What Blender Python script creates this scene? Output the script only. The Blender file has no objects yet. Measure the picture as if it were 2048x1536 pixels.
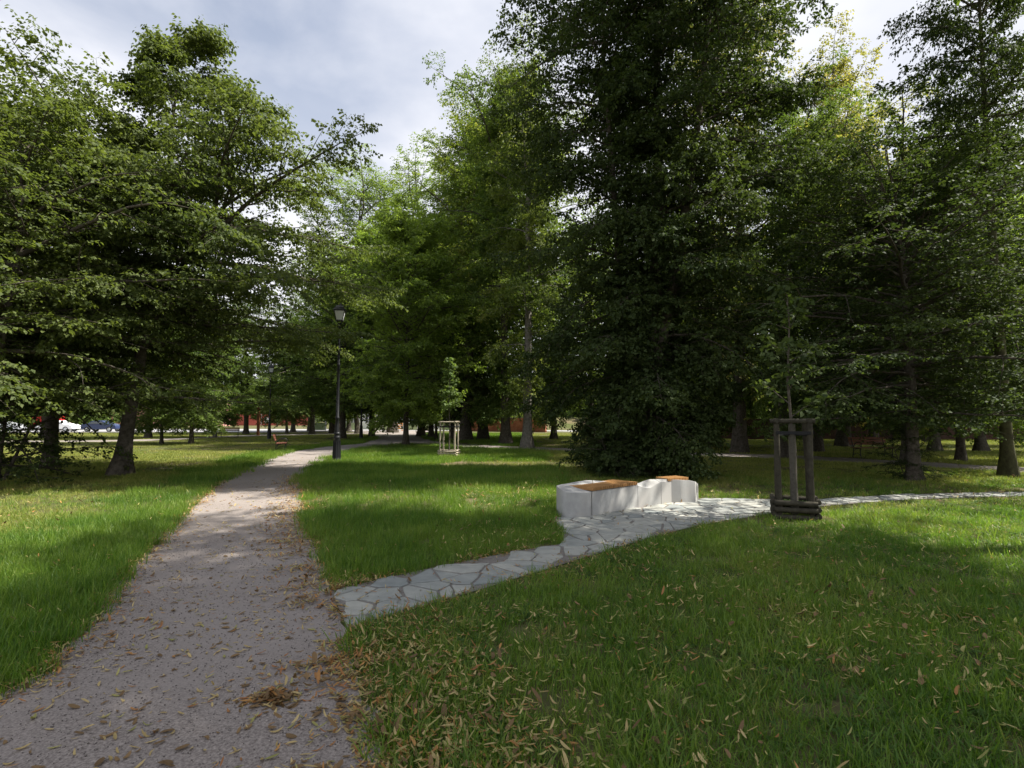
import bpy, math, random
import numpy as np
from mathutils import Vector, Matrix
from mathutils.geometry import tessellate_polygon
R = math.radians
S = bpy.context.scene
COL = S.collection

# ---------------------------------------------------------------- camera, sky, sun, exposure
FPX, HOR, EYE = 1050.0, 839.0, 1.58
PITCH = math.atan((HOR-768.0)/FPX)
cam_d = bpy.data.cameras.new('camera'); cam = bpy.data.objects.new('camera', cam_d); COL.objects.link(cam)
cam.location = (0, 0, EYE); cam.rotation_euler = (math.pi/2+PITCH, 0, 0)
cam_d.sensor_width = 36; cam_d.lens = 36*FPX/2048; cam_d.clip_end = 5000; cam_d.clip_start = .05
S.camera = cam
SUN_EL, SUN_AZ = R(54), math.atan2(1, .04)      # azimuth clockwise from +Y: from the right
W = bpy.data.worlds.new('World'); S.world = W; W.use_nodes = True
nt = W.node_tree; N = nt.nodes; L = nt.links; N.clear()
out = N.new('ShaderNodeOutputWorld'); bg = N.new('ShaderNodeBackground'); bg.inputs[1].default_value = .078
sky = N.new('ShaderNodeTexSky'); sky.sky_type = 'NISHITA'; sky.sun_disc = False
sky.sun_elevation = SUN_EL; sky.sun_rotation = SUN_AZ; sky.dust_density = 2.0
tc = N.new('ShaderNodeTexCoord'); mp = N.new('ShaderNodeMapping'); mp.inputs['Scale'].default_value = (1, 1, 1.7)
mp.inputs['Location'].default_value = (8.4, 6.1, 3.1)
n1 = N.new('ShaderNodeTexNoise'); n1.inputs['Scale'].default_value = 2.3; n1.inputs['Detail'].default_value = 7; n1.inputs['Roughness'].default_value = .52
n1.inputs['Distortion'].default_value = .25
cr = N.new('ShaderNodeValToRGB'); cr.color_ramp.elements[0].position = .34; cr.color_ramp.elements[0].color = (.30,)*3+(1,)
cr.color_ramp.elements[1].position = .62; cr.color_ramp.elements[1].color = (1, 1, 1, 1)
n2 = N.new('ShaderNodeTexNoise'); n2.inputs['Scale'].default_value = 3.4; n2.inputs['Detail'].default_value = 5
cc = N.new('ShaderNodeValToRGB'); cc.color_ramp.elements[0].position = .32; cc.color_ramp.elements[0].color = (4.6, 4.85, 5.55, 1)
cc.color_ramp.elements[1].position = .68; cc.color_ramp.elements[1].color = (6.3, 6.35, 6.7, 1)
mx = N.new('ShaderNodeMix'); mx.data_type = 'RGBA'
L.new(tc.outputs['Generated'], mp.inputs[0]); L.new(mp.outputs[0], n1.inputs[0]); L.new(n1.outputs[0], cr.inputs[0])
L.new(mp.outputs[0], n2.inputs[0]); 
sp_ = N.new('ShaderNodeSeparateXYZ'); L.new(tc.outputs['Generated'], sp_.inputs[0])
hz_ = N.new('ShaderNodeMapRange'); hz_.inputs[1].default_value = .18; hz_.inputs[2].default_value = .62; hz_.inputs[3].default_value = .75; hz_.inputs[4].default_value = 0
L.new(sp_.outputs[2], hz_.inputs[0]); ad_ = N.new('ShaderNodeMath'); ad_.use_clamp = True; L.new(cr.outputs[0], ad_.inputs[0]); L.new(hz_.outputs[0], ad_.inputs[1])
ad2 = N.new('ShaderNodeMath'); L.new(n2.outputs[0], ad2.inputs[0]); h3 = N.new('ShaderNodeMath'); h3.operation = 'MULTIPLY'; h3.inputs[1].default_value = .27; L.new(hz_.outputs[0], h3.inputs[0]); L.new(h3.outputs[0], ad2.inputs[1])
L.new(ad_.outputs[0], mx.inputs[0]); L.new(sky.outputs[0], mx.inputs[6]); L.new(cc.outputs[0], mx.inputs[7])
L.new(ad2.outputs[0], cc.inputs[0]); L.new(mx.outputs[2], bg.inputs[0]); L.new(bg.outputs[0], out.inputs[0])
sd = bpy.data.lights.new('sun', 'SUN'); sun = bpy.data.objects.new('sun', sd); COL.objects.link(sun)
sd.energy = 5.0; sd.angle = R(.53); sd.color = (1, .95, .86)
sv = Vector((math.sin(SUN_AZ)*math.cos(SUN_EL), math.cos(SUN_AZ)*math.cos(SUN_EL), math.sin(SUN_EL)))
sun.rotation_euler = sv.to_track_quat('Z', 'Y').to_euler(); sun.location = sv*60
S.view_settings.view_transform = 'Standard'; S.view_settings.look = 'None'; S.view_settings.gamma = 1
S.view_settings.exposure = 1.1
S.render.engine = 'CYCLES'
S.cycles.max_bounces = 7; S.cycles.diffuse_bounces = 4; S.cycles.transmission_bounces = 4; S.cycles.glossy_bounces = 2

# ---------------------------------------------------------------- helpers
def ray(px, py):
    u, v = (px-1024)/FPX, -(py-768)/FPX
    c, s = math.cos(PITCH), math.sin(PITCH)
    return np.array([u, c-v*s, s+v*c])
def at(px, py, z=0.0):
    r = ray(px, py); t = (z-EYE)/r[2]
    return (r[0]*t, r[1]*t, z)
def atd(px, py, d):                 # point on the pixel's ray at depth d
    r = ray(px, py); t = d/r[1]
    return (r[0]*t, d, EYE+r[2]*t)
def tag(o, label=None, cat=None, group=None, kind=None):
    if label: o['label'] = label
    if cat: o['category'] = cat
    if group: o['group'] = group
    if kind: o['kind'] = kind
    return o
def empty(name, loc, rz=0, label=None, cat=None, group=None):
    o = bpy.data.objects.new(name, None); COL.objects.link(o)
    o.location = loc; o.rotation_euler = (0, 0, rz); o.empty_display_size = .2
    return tag(o, label, cat, group)
def npmesh(name, V, F, mats, midx=None, smooth=False):
    """V (n,3); F (m,k) all the same k, or list of such arrays"""
    me = bpy.data.meshes.new(name)
    Fs = F if isinstance(F, list) else [F]
    idx = np.concatenate([f.ravel() for f in Fs]).astype(np.int32)
    tot = np.concatenate([np.full(len(f), f.shape[1], np.int32) for f in Fs])
    st = np.concatenate([[0], np.cumsum(tot)[:-1]]).astype(np.int32)
    me.vertices.add(len(V)); me.vertices.foreach_set('co', np.ascontiguousarray(V, dtype=np.float32).ravel())
    me.loops.add(len(idx)); me.loops.foreach_set('vertex_index', idx)
    me.polygons.add(len(tot)); me.polygons.foreach_set('loop_start', st); me.polygons.foreach_set('loop_total', tot)
    for m in mats: me.materials.append(m)
    if midx is not None: me.polygons.foreach_set('material_index', midx.astype(np.int32))
    if smooth: me.polygons.foreach_set('use_smooth', np.ones(len(tot), bool))
    me.update(calc_edges=True)
    return me
def link(name, me, parent=None, loc=(0, 0, 0)):
    o = bpy.data.objects.new(name, me); COL.objects.link(o); o.location = loc
    if parent: o.parent = parent
    return o
class MB:
    def __init__(s): s.v = []; s.f = []; s.m = []; s.cur = 0
    def add(s, vs, fs, M=None):
        b = len(s.v)
        s.v += [tuple(M @ Vector(p)) if M else tuple(p) for p in vs]
        s.f += [tuple(i+b for i in f) for f in fs]; s.m += [s.cur]*len(fs); return s
    def box(s, c, d, rz=0, M=None, bev=0):
        x, y, z = [k/2 for k in d]
        T = Matrix.Translation(c) @ Matrix.Rotation(rz, 4, 'Z')
        if M: T = M @ T
        return s.add([(-x,-y,-z),(x,-y,-z),(x,y,-z),(-x,y,-z),(-x,-y,z),(x,-y,z),(x,y,z),(-x,y,z)],
                     [(0,3,2,1),(4,5,6,7),(0,1,5,4),(1,2,6,5),(2,3,7,6),(3,0,4,7)], T)
    def lathe(s, prof, c=(0,0,0), n=16, M=None, cap=True):
        vs = [(c[0]+r*math.cos(2*math.pi*i/n), c[1]+r*math.sin(2*math.pi*i/n), c[2]+z) for r, z in prof for i in range(n)]
        fs = [(j*n+i, j*n+(i+1)%n, (j+1)*n+(i+1)%n, (j+1)*n+i) for j in range(len(prof)-1) for i in range(n)]
        if cap: fs += [tuple(range(n-1, -1, -1)), tuple(range((len(prof)-1)*n, len(prof)*n))]
        return s.add(vs, fs, M)
    def tube(s, pts, r, n=8, cap=True):
        pts = [Vector(p) for p in pts]; k = len(pts)
        rs = r if isinstance(r, (list, tuple)) else [r]*k
        t0 = (pts[1]-pts[0]).normalized(); u = t0.orthogonal().normalized(); vs = []
        for i, p in enumerate(pts):
            t = (pts[min(i+1, k-1)]-pts[max(i-1, 0)]).normalized()
            u = (u-t*u.dot(t)).normalized(); w = t.cross(u)
            vs += [tuple(p+(u*math.cos(2*math.pi*j/n)+w*math.sin(2*math.pi*j/n))*rs[i]) for j in range(n)]
        fs = [(i*n+j, i*n+(j+1)%n, (i+1)*n+(j+1)%n, (i+1)*n+j) for i in range(k-1) for j in range(n)]
        if cap: fs += [tuple(range(n-1, -1, -1)), tuple(range((k-1)*n, k*n))]
        return s.add(vs, fs)
    def build(s, name, mats, parent=None, loc=(0,0,0), smooth=False, bevel=0):
        me = bpy.data.meshes.new(name); me.from_pydata(s.v, [], s.f)
        for m in (mats if isinstance(mats, (list, tuple)) else [mats]): me.materials.append(m)
        me.polygons.foreach_set('material_index', s.m)
        if smooth:
            me.polygons.foreach_set('use_smooth', [True]*len(s.f))
            try: me.set_sharp_from_angle(angle=R(40))
            except Exception: pass
        me.update()
        o = link(name, me, parent, loc)
        if bevel:
            b = o.modifiers.new('bevel', 'BEVEL'); b.width = bevel; b.segments = 2; b.limit_method = 'ANGLE'
        return o
def copy_tree(o, parent=None):
    c = o.copy(); COL.objects.link(c); c.parent = parent
    for ch in list(o.children): copy_tree(ch, c)
    return c

# ---------------------------------------------------------------- materials
def mat(name, col, rough=.8, spec=.3, var=None, scale=8, bump=0, bscale=40, metal=0, coord='Object', detail=6, var2=None, s2=1.0):
    m = bpy.data.materials.new(name); m.use_nodes = True; t = m.node_tree; n = t.nodes; l = t.links
    b = n['Principled BSDF']; b.inputs['Roughness'].default_value = rough; b.inputs['Metallic'].default_value = metal
    b.inputs['Specular IOR Level'].default_value = spec
    b.inputs['Base Color'].default_value = (*col, 1)
    tc = n.new('ShaderNodeTexCoord')
    src = tc.outputs['Object']
    if coord == 'World': src = n.new('ShaderNodeNewGeometry').outputs['Position']
    last = None
    if var:
        no = n.new('ShaderNodeTexNoise'); no.inputs['Scale'].default_value = scale; no.inputs['Detail'].default_value = detail
        no.inputs['Roughness'].default_value = .65
        l.new(src, no.inputs['Vector'])
        rp = n.new('ShaderNodeValToRGB'); rp.color_ramp.elements[0].position = .32; rp.color_ramp.elements[1].position = .68
        rp.color_ramp.elements[0].color = (*col, 1); rp.color_ramp.elements[1].color = (*var, 1)
        l.new(no.outputs[0], rp.inputs[0]); last = rp.outputs[0]
        if var2:
            q = n.new('ShaderNodeTexNoise'); q.inputs['Scale'].default_value = s2; q.inputs['Detail'].default_value = 4; l.new(src, q.inputs['Vector'])
            r2 = n.new('ShaderNodeValToRGB'); r2.color_ramp.elements[0].position = .42; r2.color_ramp.elements[1].position = .62
            mm = n.new('ShaderNodeMix'); mm.data_type = 'RGBA'; l.new(q.outputs[0], r2.inputs[0]); l.new(r2.outputs[0], mm.inputs[0])
            l.new(last, mm.inputs[6]); mm.inputs[7].default_value = (*var2, 1); last = mm.outputs[2]
        l.new(last, b.inputs['Base Color'])
    if bump:
        nb = n.new('ShaderNodeTexNoise'); nb.inputs['Scale'].default_value = bscale; nb.inputs['Detail'].default_value = 5; l.new(src, nb.inputs['Vector'])
        bp = n.new('ShaderNodeBump'); bp.inputs['Strength'].default_value = bump; bp.inputs['Distance'].default_value = .01
        l.new(nb.outputs[0], bp.inputs['Height']); l.new(bp.outputs[0], b.inputs['Normal'])
    return m
def leafmat(name, ca, cb, trans=.4, rough=.42, spec=.45, cold=None, tcol=None, wscale=.25):
    """per-leaf colour between ca and cb, drifting over the crown, light shining through"""
    m = bpy.data.materials.new(name); m.use_nodes = True; t = m.node_tree; n = t.nodes; l = t.links
    b = n['Principled BSDF']; b.inputs['Roughness'].default_value = rough; b.inputs['Specular IOR Level'].default_value = spec
    g = n.new('ShaderNodeNewGeometry')
    no = n.new('ShaderNodeTexNoise'); no.inputs['Scale'].default_value = wscale; no.inputs['Detail'].default_value = 3; l.new(g.outputs['Position'], no.inputs['Vector'])
    ad = n.new('ShaderNodeMath'); ad.operation = 'MULTIPLY_ADD'; l.new(no.outputs[0], ad.inputs[0]); ad.inputs[1].default_value = 1.5
    ms = n.new('ShaderNodeMath'); ms.operation = 'MULTIPLY_ADD'; l.new(g.outputs['Random Per Island'], ms.inputs[0]); ms.inputs[1].default_value = .75; ms.inputs[2].default_value = -.62
    l.new(ms.outputs[0], ad.inputs[2])
    rp = n.new('ShaderNodeValToRGB'); e = rp.color_ramp.elements; e[0].color = (*ca, 1); e[1].color = (*cb, 1); e[0].position = .1; e[1].position = .9
    if cold:
        x = e.new(.985); x.color = (*cold, 1)
    l.new(ad.outputs[0], rp.inputs[0]); l.new(rp.outputs[0], b.inputs['Base Color'])
    tr = n.new('ShaderNodeBsdfTranslucent')
    hs = n.new('ShaderNodeMix'); hs.data_type = 'RGBA'; hs.blend_type = 'MULTIPLY'; hs.inputs[0].default_value = 1
    l.new(rp.outputs[0], hs.inputs[6]); hs.inputs[7].default_value = (*(tcol or (2.0, 2.05, .85)), 1)
    l.new(hs.outputs[2], tr.inputs[0])
    mi = n.new('ShaderNodeMixShader'); mi.inputs[0].default_value = trans
    l.new(b.outputs[0], mi.inputs[1]); l.new(tr.outputs[0], mi.inputs[2]); l.new(mi.outputs[0], n['Material Output'].inputs[0])
    return m
M = {}
M['bark'] = mat('bark', (.045,.037,.028), .95, .1, (.13,.115,.095), 9, .8, 22, coord='Object')
M['bark_pale'] = mat('bark_pale', (.11,.10,.085), .95, .1, (.24,.22,.19), 7, .6, 20)
M['bark_moss'] = mat('bark_moss', (.04,.035,.024), .95, .1, (.10,.10,.05), 5, .8, 20)
M['leaf_hornbeam'] = leafmat('leaf_hornbeam', (.056,.080,.026), (.120,.150,.046), .36, 0.62, 0.20)
M['leaf_dark'] = leafmat('leaf_dark', (0.028,0.047,0.015), (0.066,0.092,0.030), .28, 0.68, 0.16)
M['leaf_lime'] = leafmat('leaf_lime', (0.062,0.098,0.022), (0.156,0.188,0.050), .42, 0.60, 0.22, cold=(.20,.20,.06))
M['leaf_maple'] = leafmat('leaf_maple', (.082,.130,.030), (.180,.240,.062), .50, 0.64, 0.20)
M['leaf_mid'] = leafmat('leaf_mid', (0.059,0.101,0.025), (0.133,0.182,0.049), .38, 0.66, 0.18)
M['leaf_airy'] = leafmat('leaf_airy', (0.090,0.138,0.048), (0.156,0.204,0.078), .45, 0.66, 0.20)
M['leaf_olive'] = leafmat('leaf_olive', (.105,.118,.040), (.235,.225,.085), .45, 0.64, 0.20, cold=(.30,.25,.09))
M['blade'] = leafmat('blade', (.060,.135,.017), (.205,.285,.048), .40, .45, .35, cold=(.26,.25,.08), tcol=(1.6,1.8,.7), wscale=.55)
M['blade_dry'] = leafmat('blade_dry', (.145,.195,.034), (.34,.34,.095), .36, .5, .3, cold=(.34,.29,.13), tcol=(1.5,1.6,.8), wscale=.5)
M['weed'] = leafmat('weed', (.040,.085,.018), (.085,.150,.030), .3, .65, .2, wscale=2)
M['lit_tan'] = leafmat('lit_tan', (.36,.27,.11), (.55,.43,.20), .25, .6, .3, tcol=(1.3,1.2,.8), wscale=3)
M['lit_olive'] = leafmat('lit_olive', (.25,.25,.08), (.42,.38,.14), .25, .6, .3, tcol=(1.3,1.3,.8), wscale=3)
M['lit_orange'] = leafmat('lit_orange', (.30,.13,.045), (.46,.25,.08), .2, .6, .3, tcol=(1.2,1.1,.8), wscale=3)
M['lit_brown'] = leafmat('lit_brown', (.13,.08,.035), (.23,.145,.065), .12, .65, .3, tcol=(1,1,.8), wscale=3)
M['ground'] = mat('ground', (.045,.065,.018), .95, .1, (.10,.105,.038), 3.5, .6, 30, coord='World', var2=(.13,.105,.058), s2=.35)
M['gravel'] = mat('gravel', (.12,.10,.090), .92, .15, (.355,.312,.282), 75, .25, 420, coord='World', detail=10, var2=(.27,.238,.218), s2=.6)
M['mortar'] = mat('mortar', (.15,.133,.118), .95, .15, (.24,.22,.20), 25, .7, 90, coord='World')
M['stone'] = None
M['gritA'] = mat('gritA', (.17,.15,.14)); M['gritB'] = mat('gritB', (.36,.32,.29)); M['gritC'] = mat('gritC', (.11,.095,.085))
M['concrete'] = mat('concrete', (.33,.33,.32), .85, .15, (.45,.45,.435), 5.0, .25, 90, var2=(.39,.38,.36), s2=2.2)
M['slat'] = mat('slat', (.28,.14,.048), .6, .3, (.40,.22,.08), 14, .15, 60)
M['benchwood'] = mat('benchwood', (.17,.062,.038), .55, .35, (.23,.09,.052), 10, .1, 50)
M['iron'] = mat('iron', (.014,.015,.015), .45, .5)
M['lampblack'] = mat('lampblack', (.010,.0105,.012), .45, .4, (.016,.017,.019), 6)
M['lampglass'] = mat('lampglass', (.72,.74,.74), .35, .5)
M['stake'] = mat('stake', (.030,.027,.020), .85, .15, (.070,.063,.045), 12, .4, 50)
M['stake_pale'] = mat('stake_pale', (.32,.27,.20), .85, .2, (.45,.40,.31), 12, .3, 50)
M['strap'] = mat('strap', (.012,.012,.013), .7, .3)
M['jute'] = mat('jute', (.085,.075,.060), .95, .1, (.13,.12,.10), 30, .6, 90)
M['road'] = mat('road', (.27,.265,.27), .9, .2, (.36,.355,.36), 12, .3, 60, coord='World')
M['brick'] = mat('brick', (.24,.075,.045), .9, .2, (.42,.19,.12), 2.2, .6, 14)
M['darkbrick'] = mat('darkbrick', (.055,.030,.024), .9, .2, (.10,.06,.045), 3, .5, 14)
M['redwall'] = mat('redwall', (.46,.10,.085), .8, .3, (.55,.16,.13), 1.2)
M['white'] = mat('white', (.74,.74,.73), .7, .3, (.80,.80,.78), 2)
M['cream'] = mat('cream', (.62,.60,.52), .85, .2, (.70,.68,.60), 1)
M['palegreen'] = mat('palegreen', (.36,.47,.24), .8, .2, (.45,.54,.32), .6)
M['pane'] = mat('pane', (.05,.06,.07), .12, .6)
M['roof'] = mat('roof', (.20,.20,.21), .8, .2, (.27,.27,.28), 3)
M['pinkwall'] = mat('pinkwall', (.52,.26,.22), .85, .2, (.60,.34,.30), 2)
M['orange'] = mat('orange', (.75,.28,.04), .6, .3)
M['rust'] = mat('rust', (.17,.065,.03), .9, .2, (.27,.12,.06), 8, .3, 40)
M['silverpaint'] = mat('silverpaint', (.50,.52,.54), .3, .5, metal=.4)
M['bluepaint'] = mat('bluepaint', (.02,.035,.10), .25, .5)
M['redpaint'] = mat('redpaint', (.55,.02,.025), .3, .5)
M['whitepaint'] = mat('whitepaint', (.75,.75,.76), .3, .5)
M['tyre'] = mat('tyre', (.02,.02,.02), .8, .2)
def stone_mat():
    m = mat('flagstone', (.26,.268,.255), .85, .2, (.37,.372,.345), 5, .35, 45, coord='World')
    t = m.node_tree; n = t.nodes; l = t.links; b = n['Principled BSDF']; lk = b.inputs['Base Color'].links[0]; src = lk.from_socket
    g = n.new('ShaderNodeNewGeometry'); rp = n.new('ShaderNodeValToRGB')
    rp.color_ramp.elements[0].color = (.72,.76,.78,1); rp.color_ramp.elements[1].color = (1.15,1.12,1.06,1)
    mm = n.new('ShaderNodeMix'); mm.data_type = 'RGBA'; mm.blend_type = 'MULTIPLY'; mm.inputs[0].default_value = 1
    l.new(g.outputs['Random Per Island'], rp.inputs[0]); l.new(src, mm.inputs[6]); l.new(rp.outputs[0], mm.inputs[7]); l.new(mm.outputs[2], b.inputs['Base Color'])
    return m
M['stone'] = stone_mat()

# ---------------------------------------------------------------- ground, paths
def spline(pts, k=6):
    P = [np.array(p[:2], float) for p in pts]; o = []
    for i in range(len(P)-1):
        a, b, c, d = P[max(i-1, 0)], P[i], P[i+1], P[min(i+2, len(P)-1)]
        for j in range(k):
            t = j/k
            o.append(.5*((2*b)+(-a+c)*t+(2*a-5*b+4*c-d)*t*t+(-a+3*b-3*c+d)*t**3))
    o.append(P[-1]); return o
def px(pts): return [at(*p)[:2] for p in pts]
def inside(poly, X, Y):
    poly = np.asarray(poly); r = np.zeros(X.shape, bool); n = len(poly)
    for i in range(n):
        x1, y1 = poly[i]; x2, y2 = poly[(i+1) % n]
        if y1 == y2: continue
        c = ((y1 > Y) != (y2 > Y)) & (X < (x2-x1)*(Y-y1)/(y2-y1)+x1)
        r ^= c
    return r
def sheet(name, poly, z, m, kind='structure'):
    tri = tessellate_polygon([[Vector((p[0], p[1], 0)) for p in poly]])
    me = bpy.data.meshes.new(name); fs = []
    for t in tri:
        a, b, c = [Vector((*poly[i], 0)) for i in t]
        fs.append(t if (b-a).cross(c-a).z > 0 else t[::-1])
    me.from_pydata([(p[0], p[1], z) for p in poly], [], fs); me.materials.append(m)
    o = link(name, me); o['kind'] = kind; return o
g = MB(); g.add([(-3000,-3000,0),(3000,-3000,0),(3000,3000,0),(-3000,3000,0)], [(0,1,2,3)]); o = g.build('ground', M['ground']); o['kind'] = 'structure'

left = spline([(-4.6,-3)]+[(-3.7,0.8)]+px([(0,1385),(100,1325),(200,1215),(280,1120),(360,1040),(420,985),(455,955),(500,935),(545,915),(590,903),(650,894),(700,889),(735,884),(750,877),(745,871)])+[at(715,866)[:2], at(690,861)[:2]])
right = spline([(.6,-3)]+[(-.2,.8)]+px([(830,1620),(790,1536),(725,1400),(690,1260),(665,1180),(635,1110),(612,1050),(605,990),(612,950),(640,925),(700,901),(750,893),(815,889),(905,893),(1060,899.5)])+px([(1180,903),(1330,910),(1600,920),(2048,946),(2500,985)]))
top = px([(2500,960),(2048,935),(1600,911.5),(1330,903.5),(1060,894),(930,888),(860,880),(850,870),(862,860)])
main_path = [tuple(p) for p in left]+[at(862,860)[:2]]+[tuple(p) for p in spline(top)[::-1]][0:0]
def ragged(P, a):
    Q = []; q_ = np.random.default_rng(len(P))
    for u, v in zip(P, P[1:]):
        u, v = np.array(u), np.array(v); n = int(np.clip(np.hypot(*(v-u))/.09, 1, 12)) if 1.5 < u[1] < 16 else 1
        for i in range(n): Q.append(u+(v-u)*i/n+q_.normal(0, a if 1.5 < u[1] < 16 else 0, 2))
    return Q+[P[-1]]
left = ragged(left, .018); right = ragged(right, .022)
# outline: left edge forward, over the far junction, back along the strip's far edge, then the near edge home
main_path = [tuple(p) for p in left]+[tuple(p) for p in spline(top[::-1])]+[tuple(p) for p in right[::-1]]
sheet('gravel_path', main_path, .004, M['gravel'])
stone_up = spline(px([(662,1184),(740,1165),(870,1136),(1000,1110),(1085,1094),(1128,1083),(1108,1036)]), 3)+spline(px([(1150,1033),(1276,1012),(1397,999),(1450,998),(1540,1000),(1650,999),(1800,990),(2048,984),(2400,978)]), 3)
stone_lo = spline(px([(695,1258),(800,1226),(950,1184),(1080,1144),(1200,1107),(1320,1071),(1420,1048),(1530,1030),(1640,1014),(1800,1001),(2048,993),(2400,987)]), 3)
stone_poly = [tuple(p) for p in stone_up]+[tuple(p) for p in stone_lo[::-1]]
road_poly = [(-260,66),(-60,66),at(560,864)[:2],(-18,76),(-6,74),(6,71),(30,48),(44,44.2),(90,40),(200,30),(200,33),(90,43.5),(45,47),(32,51),(12,74),(0,80),(-16,84),(-45,88),(-260,88)]
sheet('road', road_poly, .006, M['road'])
thin_path = spline(px([(0,886),(300,882),(520,872),(745,868)]))+spline(px([(745,865.5),(520,869.5),(300,878.5),(0,882)]))
sheet('side_path', [tuple(p) for p in thin_path], .010, M['gravel'])

# flagstones: clipped Voronoi cells
rng = np.random.default_rng(5)
def seg_near(poly, p):
    P = np.asarray(poly); Q = np.roll(P, -1, 0); d = Q-P
    t = np.clip(((p-P)*d).sum(1)/((d*d).sum(1)+1e-12), 0, 1); c = P+d*t[:, None]
    k = ((c-p)**2).sum(1).argmin(); return c[k]
def flagstones():
    P = np.asarray(stone_poly); lo, hi = P.min(0), P.max(0); hi = np.minimum(hi, [15, 14])
    step = .345; pts = []
    for y in np.arange(lo[1]-.5, hi[1]+.5, step*.62):
        for x in np.arange(lo[0]-.5, hi[0]+.5, step*1.25):
            pts.append((x+rng.uniform(-.26, .26), y+rng.uniform(-.15, .15)))
    pts = np.array(pts); near = inside(P, pts[:, 0], pts[:, 1])
    mb = MB(); 
    for i in np.where(near)[0]:
        s = pts[i]; d = np.hypot(*(pts-s).T); nb = np.argsort(d)[1:18]
        poly = [s+np.array(c) for c in ((-.8,-.8),(.8,-.8),(.8,.8),(-.8,.8))]
        for j in nb:
            n_ = pts[j]-s; ln = np.hypot(*n_); n_ = n_/ln; off = ln/2-.008-rng.uniform(0, .011); new = []
            for a, b in zip(poly, poly[1:]+poly[:1]):
                da, db = (a-s)@n_-off, (b-s)@n_-off
                if da <= 0: new.append(a)
                if da*db < 0: new.append(a+(b-a)*(da/(da-db)))
            poly = new
            if len(poly) < 3: break
        if len(poly) < 3: continue
        q = []
        for p in poly:
            if not inside(P, np.array([p[0]]), np.array([p[1]]))[0]: p = seg_near(P, p)
            q.append(p)
        # rough, chipped outline
        r_ = []
        for a, b in zip(q, q[1:]+q[:1]):
            ln = np.hypot(*(b-a)); r_.append(a+rng.normal(0, .004, 2))
            if ln > .14:
                e = (b-a)/ln; nn = np.array([-e[1], e[0]])
                r_.append(a+(b-a)*rng.uniform(.35, .65)+nn*rng.normal(0, .009))
        c = np.mean(r_, 0); k = len(r_); z = .020+rng.uniform(-.004, .004); tx, ty = rng.normal(0, .008, 2)
        area = .5*abs(sum(r_[u][0]*r_[(u+1) % k][1]-r_[(u+1) % k][0]*r_[u][1] for u in range(k)))
        if area < .008: continue
        def zz(p): return z+tx*(p[0]-c[0])+ty*(p[1]-c[1])
        vs = [(p[0], p[1], .004) for p in r_]+[(p[0], p[1], zz(p)-.005) for p in r_]
        ins = [c+(p-c)*(1-.008/max(np.hypot(*(p-c)), .02)) for p in r_]
        vs += [(p[0], p[1], zz(p)) for p in ins]
        fs = [(u, (u+1) % k, k+(u+1) % k, k+u) for u in range(k)]+[(k+u, k+(u+1) % k, 2*k+(u+1) % k, 2*k+u) for u in range(k)]+[tuple(range(2*k, 3*k))]
        mb.add(vs, fs)
    return mb
fm = flagstones()
tri = tessellate_polygon([[Vector((p[0], p[1], 0)) for p in stone_poly]])
fm.cur = 1; fs = []
for t in tri:
    a, b, c = [Vector((*stone_poly[i], 0)) for i in t]
    fs.append(tuple(t) if (b-a).cross(c-a).z > 0 else tuple(t[::-1]))
fm.add([(p[0], p[1], .009) for p in stone_poly], fs)
o = fm.build('stone_path', [M['stone'], M['mortar']]); o['kind'] = 'structure'

# ---------------------------------------------------------------- trees
def nz(v): return v/np.maximum(np.linalg.norm(v, axis=-1, keepdims=True), 1e-9)
UP = np.array([0, 0, 1.])
def poly3(st, d, ln, k, droop, wob, r):
    """n polylines of k points"""
    n = len(st); P = np.zeros((n, k, 3)); P[:, 0] = st; d = nz(d)
    dr = np.broadcast_to(np.asarray(droop, float), (n,))
    for i in range(1, k):
        P[:, i] = P[:, i-1]+d*(ln/(k-1))[:, None]
        d = nz(d-UP*dr[:, None]/(k-1)+r.normal(0, wob, (n, 3)))
    return P
def samp(P, t):
    k = P.shape[1]; f = np.clip(t*(k-1), 0, k-1.001); i = f.astype(int); w = (f-i)[..., None]
    a = np.take_along_axis(P, i[..., None], 1); b = np.take_along_axis(P, (i+1)[..., None], 1)
    return a*(1-w)+b*w, nz(b-a)
def kids(P, ln, m, t0, t1, ang, lenf, lift, k, droop, wob, r, zjit=.35):
    n = len(P); t = np.linspace(t0, t1, m)[None]+r.uniform(-.5, .5, (n, m))*(t1-t0)/m; t = np.clip(t, .02, .995)
    p, tan = samp(P, t)
    side = nz(np.cross(tan, UP)+r.normal(0, .08, tan.shape)); sg = np.where((np.arange(m) % 2)[None, :, None] == 0, 1, -1)
    vert = np.cross(side, tan)
    a = (ang+r.normal(0, .18, (n, m)))[..., None]
    d = tan*np.cos(a)+side*sg*np.sin(a)+vert*(lift+r.normal(0, zjit, (n, m)))[..., None]
    l2 = lenf(ln[:, None], t)*r.uniform(.65, 1.2, (n, m))
    q = poly3(p.reshape(-1, 3), d.reshape(-1, 3), l2.ravel(), k, droop, wob, r)
    return q, l2.ravel()
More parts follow.
